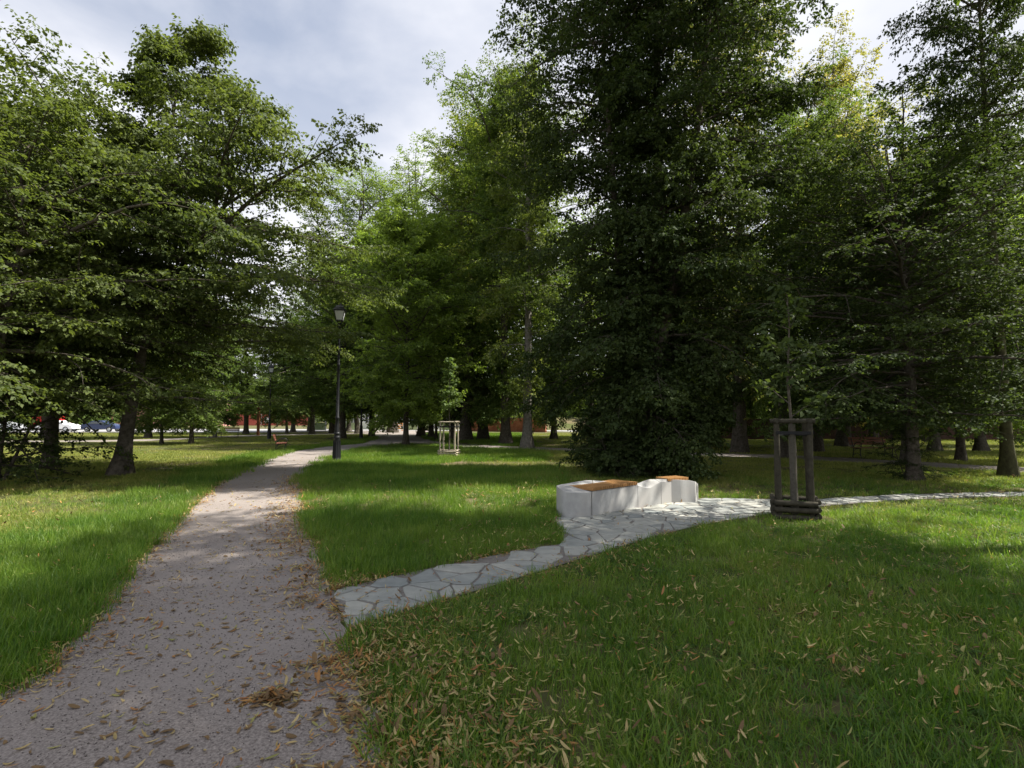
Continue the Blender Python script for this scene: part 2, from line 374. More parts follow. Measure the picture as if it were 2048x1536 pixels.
def tubes(P, r0, r1, s):
    n, k, _ = P.shape; tan = np.zeros_like(P); tan[:, :-1] = P[:, 1:]-P[:, :-1]; tan[:, -1] = tan[:, -2]; tan = nz(tan)
    ref = np.where(np.abs(tan[:, :1, 2:]) > .9, np.array([1., 0, 0]), UP); u = nz(np.cross(tan, ref)); w = np.cross(tan, u)
    rad = r0[:, None]+(r1-r0)[:, None]*np.linspace(0, 1, k)[None]
    a = np.arange(s)*2*np.pi/s
    V = P[:, :, None]+(u[:, :, None]*np.cos(a)[None, None, :, None]+w[:, :, None]*np.sin(a)[None, None, :, None])*rad[:, :, None, None]
    i = np.arange(n*(k-1)); bn = (i//(k-1))*k+i % (k-1); j = np.arange(s); j2 = (j+1) % s
    F = np.stack([bn[:, None]*s+j, bn[:, None]*s+j2, (bn[:, None]+1)*s+j2, (bn[:, None]+1)*s+j], -1).reshape(-1, 4)
    return V.reshape(-1, 3), F
def leaves(P, m, size, r, hang=.35, flat=.45, t0=.1, spread=.55, asp=.36):
    n = len(P); t = np.linspace(t0, 1, m)[None]+r.uniform(-.5, .5, (n, m))/m; t = np.clip(t, 0, .999)
    p, tan = samp(P, t); side = nz(np.cross(tan, UP)); sg = np.where((np.arange(m) % 2)[None, :, None] == 0, 1, -1)
    ax = nz(tan*.55+side*sg+r.normal(0, spread*.5, p.shape)-UP*hang*r.uniform(.2, 1.6, (n, m))[..., None])
    nor = nz(UP+r.normal(0, flat, p.shape)); wd = nz(np.cross(nor, ax)); nn = np.cross(ax, wd)
    s = (size*r.uniform(.6, 1.25, (n, m)))[..., None]
    p = p+ax*s*.12+r.normal(0, size*.25, p.shape)
    b = p; tip = p+ax*s-nn*s*.12; c = p+ax*s*.45
    l_ = c+wd*s*asp+nn*s*.07; r_ = c-wd*s*asp+nn*s*.07
    V = np.stack([b, r_, tip, l_], 2).reshape(-1, 3); F = np.arange(len(V)).reshape(-1, 4)
    return V, F
def make_tree(seed, H, prof, stems=None, n1=70, m2=12, m3=7, ml=14, size=.09, el=(.05, .9), droop=(.5, .3), r_trunk=.22, zlo=.15,
              asym=(0, 0), hang=.35, flat=.42, lump=.25, zj=.22, twig=.55, trunk_to=.92, sides2=4, epi=0, gap=0, lift2=.0, flare=1.5, floor=0):
    """prof: list of (height fraction, limb reach in metres)"""
    r = np.random.default_rng(seed)
    if stems is None: stems = [[(0, 0, 0, 1.0), (.05*H*.1, 0, .5*H, .6), (0, 0, trunk_to*H, .08)]]
    WV, WF = [], []; base = 0
    def addw(P, r0, r1, s):
        nonlocal base
        V, F = tubes(P, r0, r1, s); WV.append(V); WF.append(F+base); base += len(V)
    sp = []
    for st in stems:
        st = np.array(st, float); k = 26; u = np.linspace(0, 1, k)
        q = np.stack([np.interp(u, (st[:, 2]-st[0, 2])/(st[-1, 2]-st[0, 2]), st[:, c]) for c in range(4)], 1)
        for _ in range(3): q[1:-1] = (q[:-2]+2*q[1:-1]+q[2:])/4
        q[1:-1, :2] += np.cumsum(r.normal(0, .012*H/20, (k-2, 2)), 0)
        if st[0, 2] == 0: q[0, 3] *= flare; q[1, 3] *= 1+(flare-1)*.25
        rad = q[:, 3]*r_trunk; P = q[None, :, :3]
        V, F = tubes(P, np.array([1.]), np.array([1.]), 14)
        ctr = np.repeat(q[:, :3], 14, 0); dirv = V-ctr; a = np.tile(np.arange(14)*2*np.pi/14, k); hh = ctr[:, 2]
        fl = 1+(.10*np.sin(a*3+seed)+.07*np.sin(a*5+hh))*np.exp(-hh/.8)*1.6+.04*np.sin(a*4+hh*1.3)
        V = ctr+dirv*(np.repeat(rad, 14)*fl)[:, None]
        WV.append(V); WF.append(F+base); base += len(V); sp.append(P[0])
    ph, pr = zip(*prof); st_, dr_, ln_ = [], [], []
    per = max(1, n1//len(sp))
    for si, q in enumerate(sp):
        h0 = max(zlo*H, q[0, 2]); hs = h0+(q[-1, 2]-h0)*np.linspace(0, 1, per)**1.0+r.uniform(-.3, .3, per)*(q[-1, 2]-h0)/per*1.5
        hs = np.clip(hs, h0, q[-1, 2]-.02); az = np.arange(per)*2.39996+si*1.7+r.normal(0, .35, per)
        e = np.interp(hs/H, [zlo, 1], el)+r.normal(0, .13, per)
        reach = np.interp(hs/H, ph, pr)*(1+asym[0]*np.cos(az-asym[1]))*(1+lump*r.normal(0, 1, per).clip(-1.5, 1.2)*.8)
        if gap: reach *= np.where(r.uniform(0, 1, per) < gap, .45, 1)
        reach = np.maximum(reach, .5)
        p = np.stack([np.interp(hs, q[:, 2], q[:, c]) for c in range(3)], 1)
        if len(sp) > 1:      # limbs of several stems lean away from the middle
            cen = np.mean([[np.interp(hs_, s_[:, 2], s_[:, 0]), np.interp(hs_, s_[:, 2], s_[:, 1])] for s_ in sp for hs_ in [q[-1, 2]*.6]], 0)
            off = np.interp(q[-1, 2]*.6, q[:, 2], q[:, 0])-cen[0], np.interp(q[-1, 2]*.6, q[:, 2], q[:, 1])-cen[1]
            a0 = math.atan2(off[1], off[0]); reach *= 1+.3*np.cos(az-a0)
        st_.append(p); dr_.append(np.stack([np.cos(az)*np.cos(e), np.sin(az)*np.cos(e), np.sin(e)], 1)); ln_.append(reach)
    st_, dr_, ln_ = map(np.concatenate, (st_, dr_, ln_))
    dl = np.interp(st_[:, 2]/H, [zlo, 1], droop)
    l1 = poly3(st_, dr_, ln_, 9, dl, .07, r)
    if floor: l1[:, 1:, 2] = np.where(l1[:, 1:, 2] < floor, floor+(l1[:, 1:, 2]-floor)*.15, l1[:, 1:, 2])
    addw(l1, np.clip(ln_*.013, .012, .11), np.full(len(l1), .006), 6)
    l2, n2 = kids(l1, ln_, m2, .10, .97, .85, lambda a, t: a*(.42*(1-t)+.10)+.25, lift2, 6, .25, .07, r, zj)
    addw(l2, np.clip(n2*.010, .005, .03), np.full(len(l2), .003), sides2)
    l3, n3 = kids(l2, n2, m3, .12, 1.0, .8, lambda a, t: np.full_like(t*a, twig)*(.75+.25*(1-t)), 0, 4, .30, .07, r, zj)
    l3b, n3b = kids(l1, ln_, m2, .2, 1., .8, lambda a, t: np.full_like(t*a, twig), 0, 4, .30, .07, r, zj)
    tw = np.concatenate([l3, l3b])
    if epi:
        for q in sp:
            hs = r.uniform(zlo*.5*H, q[-1, 2], epi); az = r.uniform(0, 6.28, epi)
            p = np.stack([np.interp(hs, q[:, 2], q[:, c]) for c in range(3)], 1); d = np.stack([np.cos(az), np.sin(az), r.uniform(.1, .9, epi)], 1)
            tw = np.concatenate([tw, poly3(p, d, np.full(epi, twig*1.6), 4, .6, .1, r)])
    LV, LF = leaves(tw, ml, size, r, hang, flat)
    return (np.concatenate(WV), np.concatenate(WF)), (LV, LF)
PROTO = {}
def proto(key, leaf, bark, **kw):
    (WV, WF), (LV, LF) = make_tree(**kw)
    PROTO[key] = (npmesh(key+'_trunk', WV, WF, [M[bark]], smooth=True), npmesh(key+'_crown', LV, LF, [M[leaf]]), kw['H'])
def tree(key, name, label, base, top_y=None, H=None, leaf=None, bark=None, rz=0., wide=1., group=None, tilt=(0, 0)):
    wm, cm, H0 = PROTO[key]
    if top_y is not None:
        H = EYE+(HOR-top_y)/FPX*base[1]
    s = (H or H0)/H0
    e = empty(name, (base[0], base[1], 0), rz, label, 'tree', group); e.rotation_euler = (tilt[0], tilt[1], rz)
    for nm, me, mt in (('trunk', wm, bark), ('crown', cm, leaf)):
        o = link(nm, me, e); o.scale = (s*wide, s*wide, s)
        if mt and me.materials[0] != M[mt]:
            o.material_slots[0].link = 'OBJECT'; o.material_slots[0].material = M[mt]
    return e
# --- kinds
# hornbeam by the path, left
proto('hornbeam', 'leaf_hornbeam', 'bark', seed=11, H=13.6, prof=[(.0,2.8),(.24,3.6),(.35,4.2),(.5,4.2),(.6,3.2),(.72,2.1),(.85,1.15),(1,.45)],
      stems=[[(0,0,0,1),(.25,0,2,.8),(.45,.1,4,.65),(.9,.1,7,.45),(1.1,0,10,.24),(1.2,0,13.0,.06)],
             [(.45,.1,4,.5),(1.6,.3,6.6,.35),(3.0,.4,8.8,.12)], [(.5,.1,4.6,.4),(-.5,-.5,7.0,.28),(-1.1,-.6,9.4,.07)]],
      n1=86, m2=13, m3=8, ml=17, size=.105, zj=.20, el=(.0,.95), droop=(.35,.5), r_trunk=.21, zlo=.27, asym=(.14,.1), hang=.8, flat=.55, lump=.16, twig=.6, flare=1.6, floor=3.3)
# the big dark lime, several stems, skirt to the ground
proto('dark_lime', 'leaf_dark', 'bark', seed=21, H=21, prof=[(.0,1.0),(.06,1.7),(.13,2.2),(.25,2.45),(.4,2.7),(.55,2.8),(.66,3.6),(.8,4.0),(.9,3),(1,1.2)],
      stems=[[(0,0,0,1),(.35,0,3,.85),(.55,0,7,.65),(.7,.1,13,.4),(.8,0,20.5,.08)],
             [(-.35,-.1,0,.9),(.0,-.15,2,.7),(.8,-.2,5,.6),(1.5,-.2,8.5,.45),(2.2,0,13,.3),(2.6,0,18,.07)],
             [(-.2,.3,0,.7),(-.4,.5,4,.5),(-.7,.6,9,.36),(-1.0,.4,15,.1)]],
      n1=200, m2=14, m3=7, ml=15, size=.105, el=(-.15,.75), droop=(.95,.5), r_trunk=.27, zlo=.035, zj=.38, asym=(0,0), hang=.6, flat=.62, lump=.20, twig=.55, epi=60)
proto('tall_lime', 'leaf_lime', 'bark', seed=33, H=25, prof=[(0,1.4),(.1,2.2),(.3,3.0),(.5,3.4),(.7,3.7),(.85,3.3),(.95,2.3),(1,1.5)],
      stems=[[(0,0,0,1),(.2,0,6,.8),(.5,.2,14,.5),(.3,.3,24,.08)], [(.3,.1,9,.5),(1.5,.4,14,.36),(2.3,.7,21,.08)]],
      n1=96, m2=10, m3=6, ml=13, size=.15, el=(-.1,1.0), droop=(.9,.2), r_trunk=.36, zlo=.09, zj=.40, flat=.6, lump=.48, twig=.8, epi=90, hang=.5, gap=.28)
proto('old_lime', 'leaf_lime', 'bark', seed=37, H=25, prof=[(0,1.5),(.15,3.0),(.35,4.4),(.55,4.6),(.75,3.7),(.9,2.6),(1,1.2)],
      stems=[[(0,0,0,1),(-.1,0,6,.8),(-.3,.2,12,.5),(-1.4,.3,22,.08)], [(-.2,.1,7,.5),(1.0,-.3,14,.36),(1.9,-.5,23.5,.08)]],
      n1=84, m2=9, m3=6, ml=12, size=.15, el=(.05,1.1), droop=(.8,.2), r_trunk=.42, zlo=.14, zj=.4, flat=.6, lump=.45, twig=.8, epi=60, hang=.5, gap=.18)
proto('maple', 'leaf_maple', 'bark', seed=41, H=13, prof=[(.0,2),(.15,3.3),(.35,4.1),(.6,4.1),(.8,3.3),(.92,2.3),(1,1.3)],
      n1=84, m2=10, m3=6, ml=13, size=.15, el=(-.02,1.05), droop=(.5,.2), r_trunk=.17, zlo=.16, zj=.40, flat=.6, lump=.34, twig=.6, hang=.5)
proto('broad', 'leaf_mid', 'bark', seed=47, H=13, prof=[(.0,2.5),(.2,4.6),(.38,5.5),(.6,5.4),(.8,4.4),(.92,3.1),(1,1.7)],
      n1=84, m2=10, m3=6, ml=13, size=.14, el=(-.10,.95), droop=(.6,.3), r_trunk=.24, zlo=.22, zj=.32, flat=.58, lump=.34, twig=.65, hang=.5, floor=2.9)
proto('open_ash', 'leaf_airy', 'bark', seed=53, H=20, prof=[(.3,1.5),(.45,3.6),(.65,4.4),(.85,3.6),(1,1.8)],
      stems=[[(0,0,0,1),(0,0,6,.8),(.8,.2,12,.45),(1.4,.3,19.3,.08)], [(0,0,7,.5),(-1.4,.3,13,.32),(-2.3,.4,18.5,.08)]],
      n1=60, m2=8, m3=6, ml=10, size=.15, el=(.2,1.0), droop=(.3,.1), r_trunk=.3, zlo=.33, lump=.45, twig=.7, hang=.2, gap=.2)
proto('dark_hornbeam', 'leaf_dark', 'bark', seed=59, H=17, prof=[(.0,2.6),(.12,3.6),(.3,4.6),(.5,4.8),(.7,4.1),(.88,2.8),(1,1.2)],
      stems=[[(0,0,0,1),(.1,0,5,.7),(-.2,.1,10,.4),(0,0,16.5,.06)]],
      n1=110, m2=11, m3=7, ml=13, size=.12, el=(-.12,.9), droop=(.7,.4), r_trunk=.26, zlo=.06, lump=.25, twig=.6, hang=.5)
proto('undergrowth', 'leaf_mid', 'bark', seed=61, H=4.5, prof=[(.0,1.6),(.3,2.3),(.7,1.8),(1,.8)],
      stems=[[(0,0,0,1),(.1,0,2,.7),(.2,0,4.2,.1)], [(.1,.1,0,.8),(-.5,.3,2,.5),(-.9,.5,3.8,.1)], [(.1,-.1,0,.8),(.7,-.3,2,.5),(1.1,-.5,3.6,.1)]],
      n1=42, m2=7, m3=4, ml=10, size=.085, el=(.0,.9), droop=(.4,.3), r_trunk=.05, zlo=.08, lump=.3, twig=.35, hang=.5)
proto('near_spray', 'leaf_hornbeam', 'bark', seed=67, H=9, prof=[(.0,2.8),(.25,4.3),(.45,4.2),(.7,3.1),(1,1.3)],
      stems=[[(0,0,0,1),(.1,0,3,.7),(.4,.1,6,.4),(.3,0,8.7,.08)], [(.1,.1,0,.8),(-.5,.3,3,.5),(-1.2,.3,6.5,.1)]],
      n1=74, m2=10, m3=6, ml=13, size=.10, el=(-.1,.8), droop=(.5,.3), r_trunk=.14, zlo=.26, lump=.22, twig=.5, hang=.5, floor=2.4)

proto('high_lime', 'leaf_mid', 'bark', seed=71, H=19, prof=[(.4,2.5),(.6,3.6),(.8,3.6),(1,1.4)],
      n1=54, m2=10, m3=6, ml=12, size=.13, el=(.1,.9), droop=(.3,.2), r_trunk=.28, zlo=.52, lump=.3, twig=.65, hang=.5)
T = tree
# left of the path
T('hornbeam', 'hornbeam_tree', 'big layered hornbeam left of the gravel path, its crown reaching over the path', at(237,950), rz=0)
T('near_spray', 'hornbeam_tree', 'low leafy tree at the left edge with large drooping sprays of leaves', (-11.6,11.6,0), H=8.6, rz=.6)
T('dark_hornbeam', 'hornbeam_tree', 'tall dark tree filling the upper left corner behind the hornbeam', (-21.8,17.8,0), H=14.2, rz=2.2, leaf='leaf_mid')
T('undergrowth', 'bush', 'dark tangled bush under the trees at the left edge', (-13.2,13.6,0), rz=1.0, leaf='leaf_dark')['category'] = 'bush'
T('broad', 'lime_tree', 'dark trunked tree just left of the big hornbeam trunk', at(98,938), H=10.5, rz=1.9, leaf='leaf_dark')
T('broad', 'lime_tree', 'thick trunked tree between the big hornbeam and the red wall', at(297,876.5), H=12, rz=.4, wide=1.0)
T('maple', 'maple_tree', 'thin leaning tree beside the thin path left of the lawn', at(323,888), H=8, rz=2.5, leaf='leaf_mid', tilt=(0,.06))
T('maple', 'maple_tree', 'straight young tree on the lawn, nearest one left of the back bench', at(382,888), H=9.5, rz=4.1, leaf='leaf_mid')
T('maple', 'maple_tree', 'short mossy tree touching the left end of the back bench', at(430,875), H=10, rz=.9, leaf='leaf_mid', bark='bark_pale')
T('old_lime', 'lime_tree', 'very thick black trunk between the back bench and the rusty post', at(492,869), H=15, rz=1.3, leaf='leaf_mid')
T('maple', 'maple_tree', 'tree with a pale leaning trunk in sunlight behind the second lamp', at(574,868), H=11, rz=3.0, leaf='leaf_airy', bark='bark_pale', tilt=(0,.07))
T('old_lime', 'lime_tree', 'dark trunk standing close behind the pale leaning trunk', at(586,864), H=15, rz=5.0, leaf='leaf_mid')
T('broad', 'lime_tree', 'bushy dark tree before the pale green fence', at(618,862), H=12, rz=2.0, leaf='leaf_mid')
T('old_lime', 'lime_tree', 'thick dark trunk directly left of the first lamp post', at(663,866), H=17, rz=.2, leaf='leaf_mid')
T('old_lime', 'lime_tree', 'trunk with a swollen curved foot right of the first lamp post', at(697,862), H=17, rz=2.4, leaf='leaf_mid')
T('old_lime', 'lime_tree', 'slanting trunk behind the third lamp post', at(715,867), H=16, rz=3.9, leaf='leaf_maple', tilt=(0,.10))
T('old_lime', 'lime_tree', 'massive forked grey trunk where the gravel path bends', at(748,863), H=19, rz=.9, leaf='leaf_mid', bark='bark_pale')
T('broad', 'lime_tree', 'leafy tree at the far left behind the parked cars', (-52,52,0), H=13, rz=.4)
T('broad', 'lime_tree', 'leafy tree overhanging the parked dark blue car', (-40,45,0), H=12.5, rz=2.8, leaf='leaf_dark')
# far trees seen between left group and centre
T('open_ash', 'ash_tree', 'airy pale green tree at the skyline left of the sky gap', (-20.5,62,0), top_y=350, rz=.2)
T('open_ash', 'ash_tree', 'airy pale green tree with a flat top beside the sky gap', (-14.5,64,0), top_y=352, rz=2.7)
# centre
T('maple', 'maple_tree', 'bright green maple at the bend of the path', at(812,892), top_y=450, rz=.5, wide=.95)
T('maple', 'maple_tree', 'yellow green maple behind the first lamp lantern', (-12.5,47,0), top_y=485, rz=2.1, wide=1.05)
T('maple', 'maple_tree', 'fresh green maple just right of the bright one at the bend', at(862,876), top_y=440, rz=3.1, wide=.8)
T('maple', 'maple_tree', 'small dark maple with a bare foot right of the bend', at(872,879), H=11, rz=5.2, leaf='leaf_dark', wide=.8)
T('tall_lime', 'lime_tree', 'tall lime with an open forked top, first of the tall ones right of the sky', at(930,882), top_y=230, rz=.3, leaf='leaf_lime', wide=1.15)
T('tall_lime', 'lime_tree', 'slim tall lime between the forked one and the grey trunk', at(966,880), top_y=215, rz=2.2, leaf='leaf_mid', wide=1.0)
T('tall_lime', 'lime_tree', 'lime with a thick dark double trunk before the brick wall', at(1012,889), top_y=130, rz=4.1, leaf='leaf_mid', wide=.85)
T('tall_lime', 'lime_tree', 'very tall lime with a straight grey trunk and yellowish top', at(1054,898), top_y=78, rz=1.0, leaf='leaf_lime', bark='bark_pale', wide=.8)
T('broad', 'lime_tree', 'dark low tree behind the far staked sapling', at(905,872), H=12, rz=1.1, leaf='leaf_dark')
T('dark_lime', 'lime_tree', 'huge dark lime with several stems behind the concrete bench, skirts touching the grass', at(1290,950), rz=0, wide=.94)
T('undergrowth', 'bush', 'leafy sprouts around the foot of the huge dark lime', at(1230,955), H=1.7, rz=.3, leaf='leaf_dark', wide=1.2)['category'] = 'bush'
for x_, y_, h_, k_, lf, lb in ((-13.8,43,12.5,'broad','leaf_mid','middle sized green tree behind the third lamp post'), (-4.6,41,14.5,'maple','leaf_airy','pale green tree rising behind the far staked sapling'),
      (-8.6,50,17,'broad','leaf_maple','round light green tree above the path bend'), (3.4,43,13,'broad','leaf_airy','light green tree beyond the brick wall right of the grey trunk'),
      (5.6,37,14,'broad','leaf_mid','green tree half hidden by the left side of the huge dark lime'), (14.5,47,13,'broad','leaf_airy','pale green tree over the dark wall right of the huge dark lime'),
      (-22,58,13,'broad','leaf_airy','light tree behind the white notice board')):
    T(k_, 'lime_tree', lb, (x_, y_, 0), H=h_, rz=x_, leaf=lf)
# right
T('old_lime', 'lime_tree', 'tall lime with a sunlit yellow green top right of the huge dark lime', at(1480,906), top_y=-60, rz=2.9, leaf='leaf_olive', wide=.78)
T('tall_lime', 'lime_tree', 'tall lime leaning right against the white sky between two darker trees', (19.5,31,0), top_y=60, rz=.7, leaf='leaf_olive', wide=.9, tilt=(0,.05))
T('tall_lime', 'lime_tree', 'lime with a dark trunk just behind the near staked sapling', at(1566,916), top_y=150, rz=5.1, leaf='leaf_mid', wide=.8)
T('old_lime', 'lime_tree', 'lime with a broad foot right of the near staked sapling', at(1637,904), top_y=260, rz=4.4, leaf='leaf_mid', wide=.8)
T('maple', 'maple_tree', 'thin straight trunk right of the huge dark lime skirt', at(1358,897), H=9, rz=.1, leaf='leaf_mid')
T('broad', 'lime_tree', 'tree with a flared foot, second trunk right of the huge dark lime', at(1413,898), H=12, rz=3.4, leaf='leaf_mid', wide=.8)
T('maple', 'maple_tree', 'slender trunk between the flared foot and the straight tall trunk', at(1438,893), H=10, rz=2.4, leaf='leaf_mid')
T('broad', 'hornbeam_tree', 'dark tree with low hanging boughs right of the park bench', at(1828,962), H=7.6, rz=.4, wide=1.15, leaf='leaf_dark')
T('undergrowth', 'bush', 'dark leafy shoots at the foot of the dark tree right of the park bench', at(1812,960), H=1.5, rz=.3, leaf='leaf_dark')['category'] = 'bush'
T('maple', 'maple_tree', 'bright green leafy tree above the dark one on the right', (17.0,20.0,0), top_y=330, rz=1.4, leaf='leaf_maple', wide=1.0)
T('broad', 'lime_tree', 'trunk seen beyond the right end of the park bench', at(1818,930), H=11, rz=.8, leaf='leaf_dark')
T('broad', 'lime_tree', 'far trunk on the sunlit lawn right of the bench', at(1870,903), H=12, rz=2.9, leaf='leaf_mid')
T('broad', 'lime_tree', 'far trunk near the right edge on the sunlit lawn', at(1962,903), H=12, rz=4.9, leaf='leaf_mid')
T('high_lime', 'lime_tree', 'massive mossy trunk at the right edge with a dark crown high above', at(2018,953), H=17.5, rz=3.3, leaf='leaf_dark', bark='bark_moss', wide=.58)
T('tall_lime', 'lime_tree', 'tall yellowish lime far behind the right hand trees', (30,38,0), top_y=290, rz=3.9, leaf='leaf_olive')
for x_, y_, h_, k_, lf, lb in ((24,35,14,'broad','leaf_mid','rounded tree between the dark wall and the right hand trunks'), (33,31,14,'old_lime','leaf_mid','wide tree at the right edge beyond the mossy trunk'),
      (21,46,14,'broad','leaf_airy','pale tree over the dark wall, far behind the near stakes'), (36,44,15,'broad','leaf_mid','farthest green tree over the right end of the dark wall')):
    T(k_, 'lime_tree', lb, (x_, y_, 0), H=h_, rz=x_, leaf=lf)
# trees outside the frame that shade the near ground
for i, (x, y, h, z) in enumerate([(9.3,3.6,17,1.5),(10.1,6.5,19,2.5),(12.6,1.6,15,3.3)]):
    T('high_lime', 'lime_tree', 'tree standing outside the frame on the right that shades the near lawn', (x,y,0), H=h, rz=z, group='trees just outside the frame')

# far wood behind everything
def far_wood():
    r = np.random.default_rng(77); V = []
    n = 300
    for i in range(n):
        a = r.uniform(-62, 62); d = r.uniform(105, 175)
        if -38 < a < -5: d += 60
        x, y = math.sin(R(a))*d, math.cos(R(a))*d; h = r.uniform(8, 15); w = r.uniform(4, 7)
        m = 700; p = r.normal(0, 1, (m, 3)); p = nz(p)*r.uniform(.55, 1, (m, 1))**.5; lob = 1+.25*np.sin(p[:, 0]*5+i)*np.cos(p[:, 1]*6)
        p = p*lob[:, None]*[w, w, h*.55]+[x, y, h*.55]; V.append(p[p[:, 2] > .3])
    c = np.concatenate(V); n = len(c); s = r.uniform(.35, .75, (n, 1)); a = nz(r.normal(0, 1, (n, 3))); b = nz(np.cross(a, r.normal(0, 1, (n, 3))))
    Q = np.stack([c-a*s, c-b*s*.6, c+a*s, c+b*s*.6], 1).reshape(-1, 3)
    o = link('far_wood', npmesh('far_wood', Q, np.arange(len(Q)).reshape(-1, 4), [M['leaf_mid']])); tag(o, 'mass of trees closing the view beyond the park', 'wood', kind='stuff')
far_wood()

# ---------------------------------------------------------------- wavy concrete bench
def concrete_bench():
    st = [((1113,1028),.47,(1121,969),.47), ((1119,1033),.45,(1133,967),.475), ((1130,1036.5),.43,(1146,964.5),.485), ((1150,1037),.415,(1162,962),.49),
          ((1168,1036),.41,(1172,960.5),.49), ((1184,1034),.405,(1185,960.5),.485), ((1207,1029.2),.402,(1207,962),.47), ((1230,1024.6),.40,(1232,963.8),.455),
          ((1253,1020.2),.397,(1252,965.5),.45), ((1276,1016),.395,(1266,966.5),.435), ((1288,1014.4),.352,(1277,966),.43), ((1300,1013),.335,(1287,962),.455),
          ((1312,1011.3),.38,(1297,959),.48), ((1323,1010),.42,(1309,958.5),.47), ((1337,1008.2),.41,(1322,958),.465), ((1358,1005.8),.41,(1340,958.6),.455),
          ((1378,1003.8),.41,(1362,960),.44), ((1388,1002.6),.365,(1376,960.5),.43), ((1397,1001.5),.33,(1390,963.5),.40)]
    root_p = Vector(at(1255, 1000)); F, B = [], []
    for f, hf, b, hb in st:
        p = Vector(at(*f)); F.append((p, hf)); q = Vector(at(*b, hb)); q.z = 0
        d = q-p; d.z = 0
        if d.length > 1.15: q = p+d*(1.15/d.length)
        B.append((q, hb))
    def dense(A):
        O = []
        for i in range(len(A)-1):
            q4 = [A[max(i-1, 0)], A[i], A[i+1], A[min(i+2, len(A)-1)]]
            for j in range(3):
                t = j/3; w = (-.5*t+t*t-.5*t**3, 1-2.5*t*t+1.5*t**3, .5*t+2*t*t-1.5*t**3, -.5*t*t+.5*t**3)
                O.append((sum((q4[u][0]*w[u] for u in range(4)), Vector((0, 0, 0))), sum(q4[u][1]*w[u] for u in range(4))))
        return O+[A[-1]]
    F, B = dense(F), dense(B)
    e = empty('concrete_bench', root_p, 0, 'low wavy white concrete bench with two wooden slat seats on the stone paving', 'bench')
    segs = [(0,15),(15,27),(27,39),(39,48),(48,54)]
    nc = 7
    for a, b in segs:
        mb = MB(); vs = []; ks = []
        for i in range(a, b+1):
            (p, hf), (q, hb) = F[i], B[i]; g_ = .006
            ax = (F[b][0]-F[a][0]).normalized()
            sh = ax*(g_ if i == a and a else (-g_ if i == b and b < 54 else 0))
            ring = [p+sh-root_p]
            for j in range(nc):
                t = j/(nc-1); w = t*t*(3-2*t); c = p.lerp(q, t)+sh-root_p; z = hf*(1-w)+hb*w
                if j == 0: ring.append(Vector((c.x, c.y, z-.012))); c = p.lerp(q, .014)+sh-root_p
                if j == nc-1: c2 = p.lerp(q, .985)+sh-root_p; ring.append(Vector((c2.x, c2.y, z))); z -= .012
                ring.append(Vector((c.x, c.y, z)))
            ring.append(q+sh-root_p); vs.append(ring)
        k = len(vs[0]); flat = [tuple(v) for r_ in vs for v in r_]; n_ = len(vs)
        fs = [(i*k+j, (i+1)*k+j, (i+1)*k+j+1, i*k+j+1) for i in range(n_-1) for j in range(k-1)]
        fs += [tuple(range(k)), tuple((n_-1)*k+j for j in range(k-1, -1, -1))]
        mb.add(flat, fs); mb.build('concrete_block', M['concrete'], e, smooth=True)
    # slat seats: slats run front to back, their ends showing along the front
    for (a, b, dep, cnt, u) in ((15, 27, .52, 25, (-.72,.69,0)), (42, 48, .34, 13, (-.45,.89,0))):
        mb = MB(); u = Vector(u).normalized()
        p0, p1 = F[a][0], F[b][0]; dx = (p1-p0); ln = dx.length; dx.normalize()
        h = F[a][1]+.006
        def slab(s0, s1, d0, d1, z0, z1):
            q = [p0-root_p+dx*s_+u*d_ for s_, d_ in ((s0,d0),(s1,d0),(s1,d1),(s0,d1))]
            mb.add([(v.x, v.y, z0) for v in q]+[(v.x, v.y, z1) for v in q], [(0,3,2,1),(4,5,6,7),(0,1,5,4),(1,2,6,5),(2,3,7,6),(3,0,4,7)])
        mb.cur = 1; slab(.01, ln-.01, .03, dep-.03, h-.004, h+.010)
        mb.cur = 0
        for i in range(cnt):
            c = ln*(i+.5)/cnt; w = ln/cnt*.28
            slab(c-w, c+w, -.006, dep, h+.004, h+.056)
        mb.build('slat_seat', [M['slat'], M['iron']], e, bevel=.003)
    return F, B
BF, BB = concrete_bench()
bench_fp = [tuple(p.xy) for p, _ in BF]+[tuple(p.xy) for p, _ in BB[::-1]]

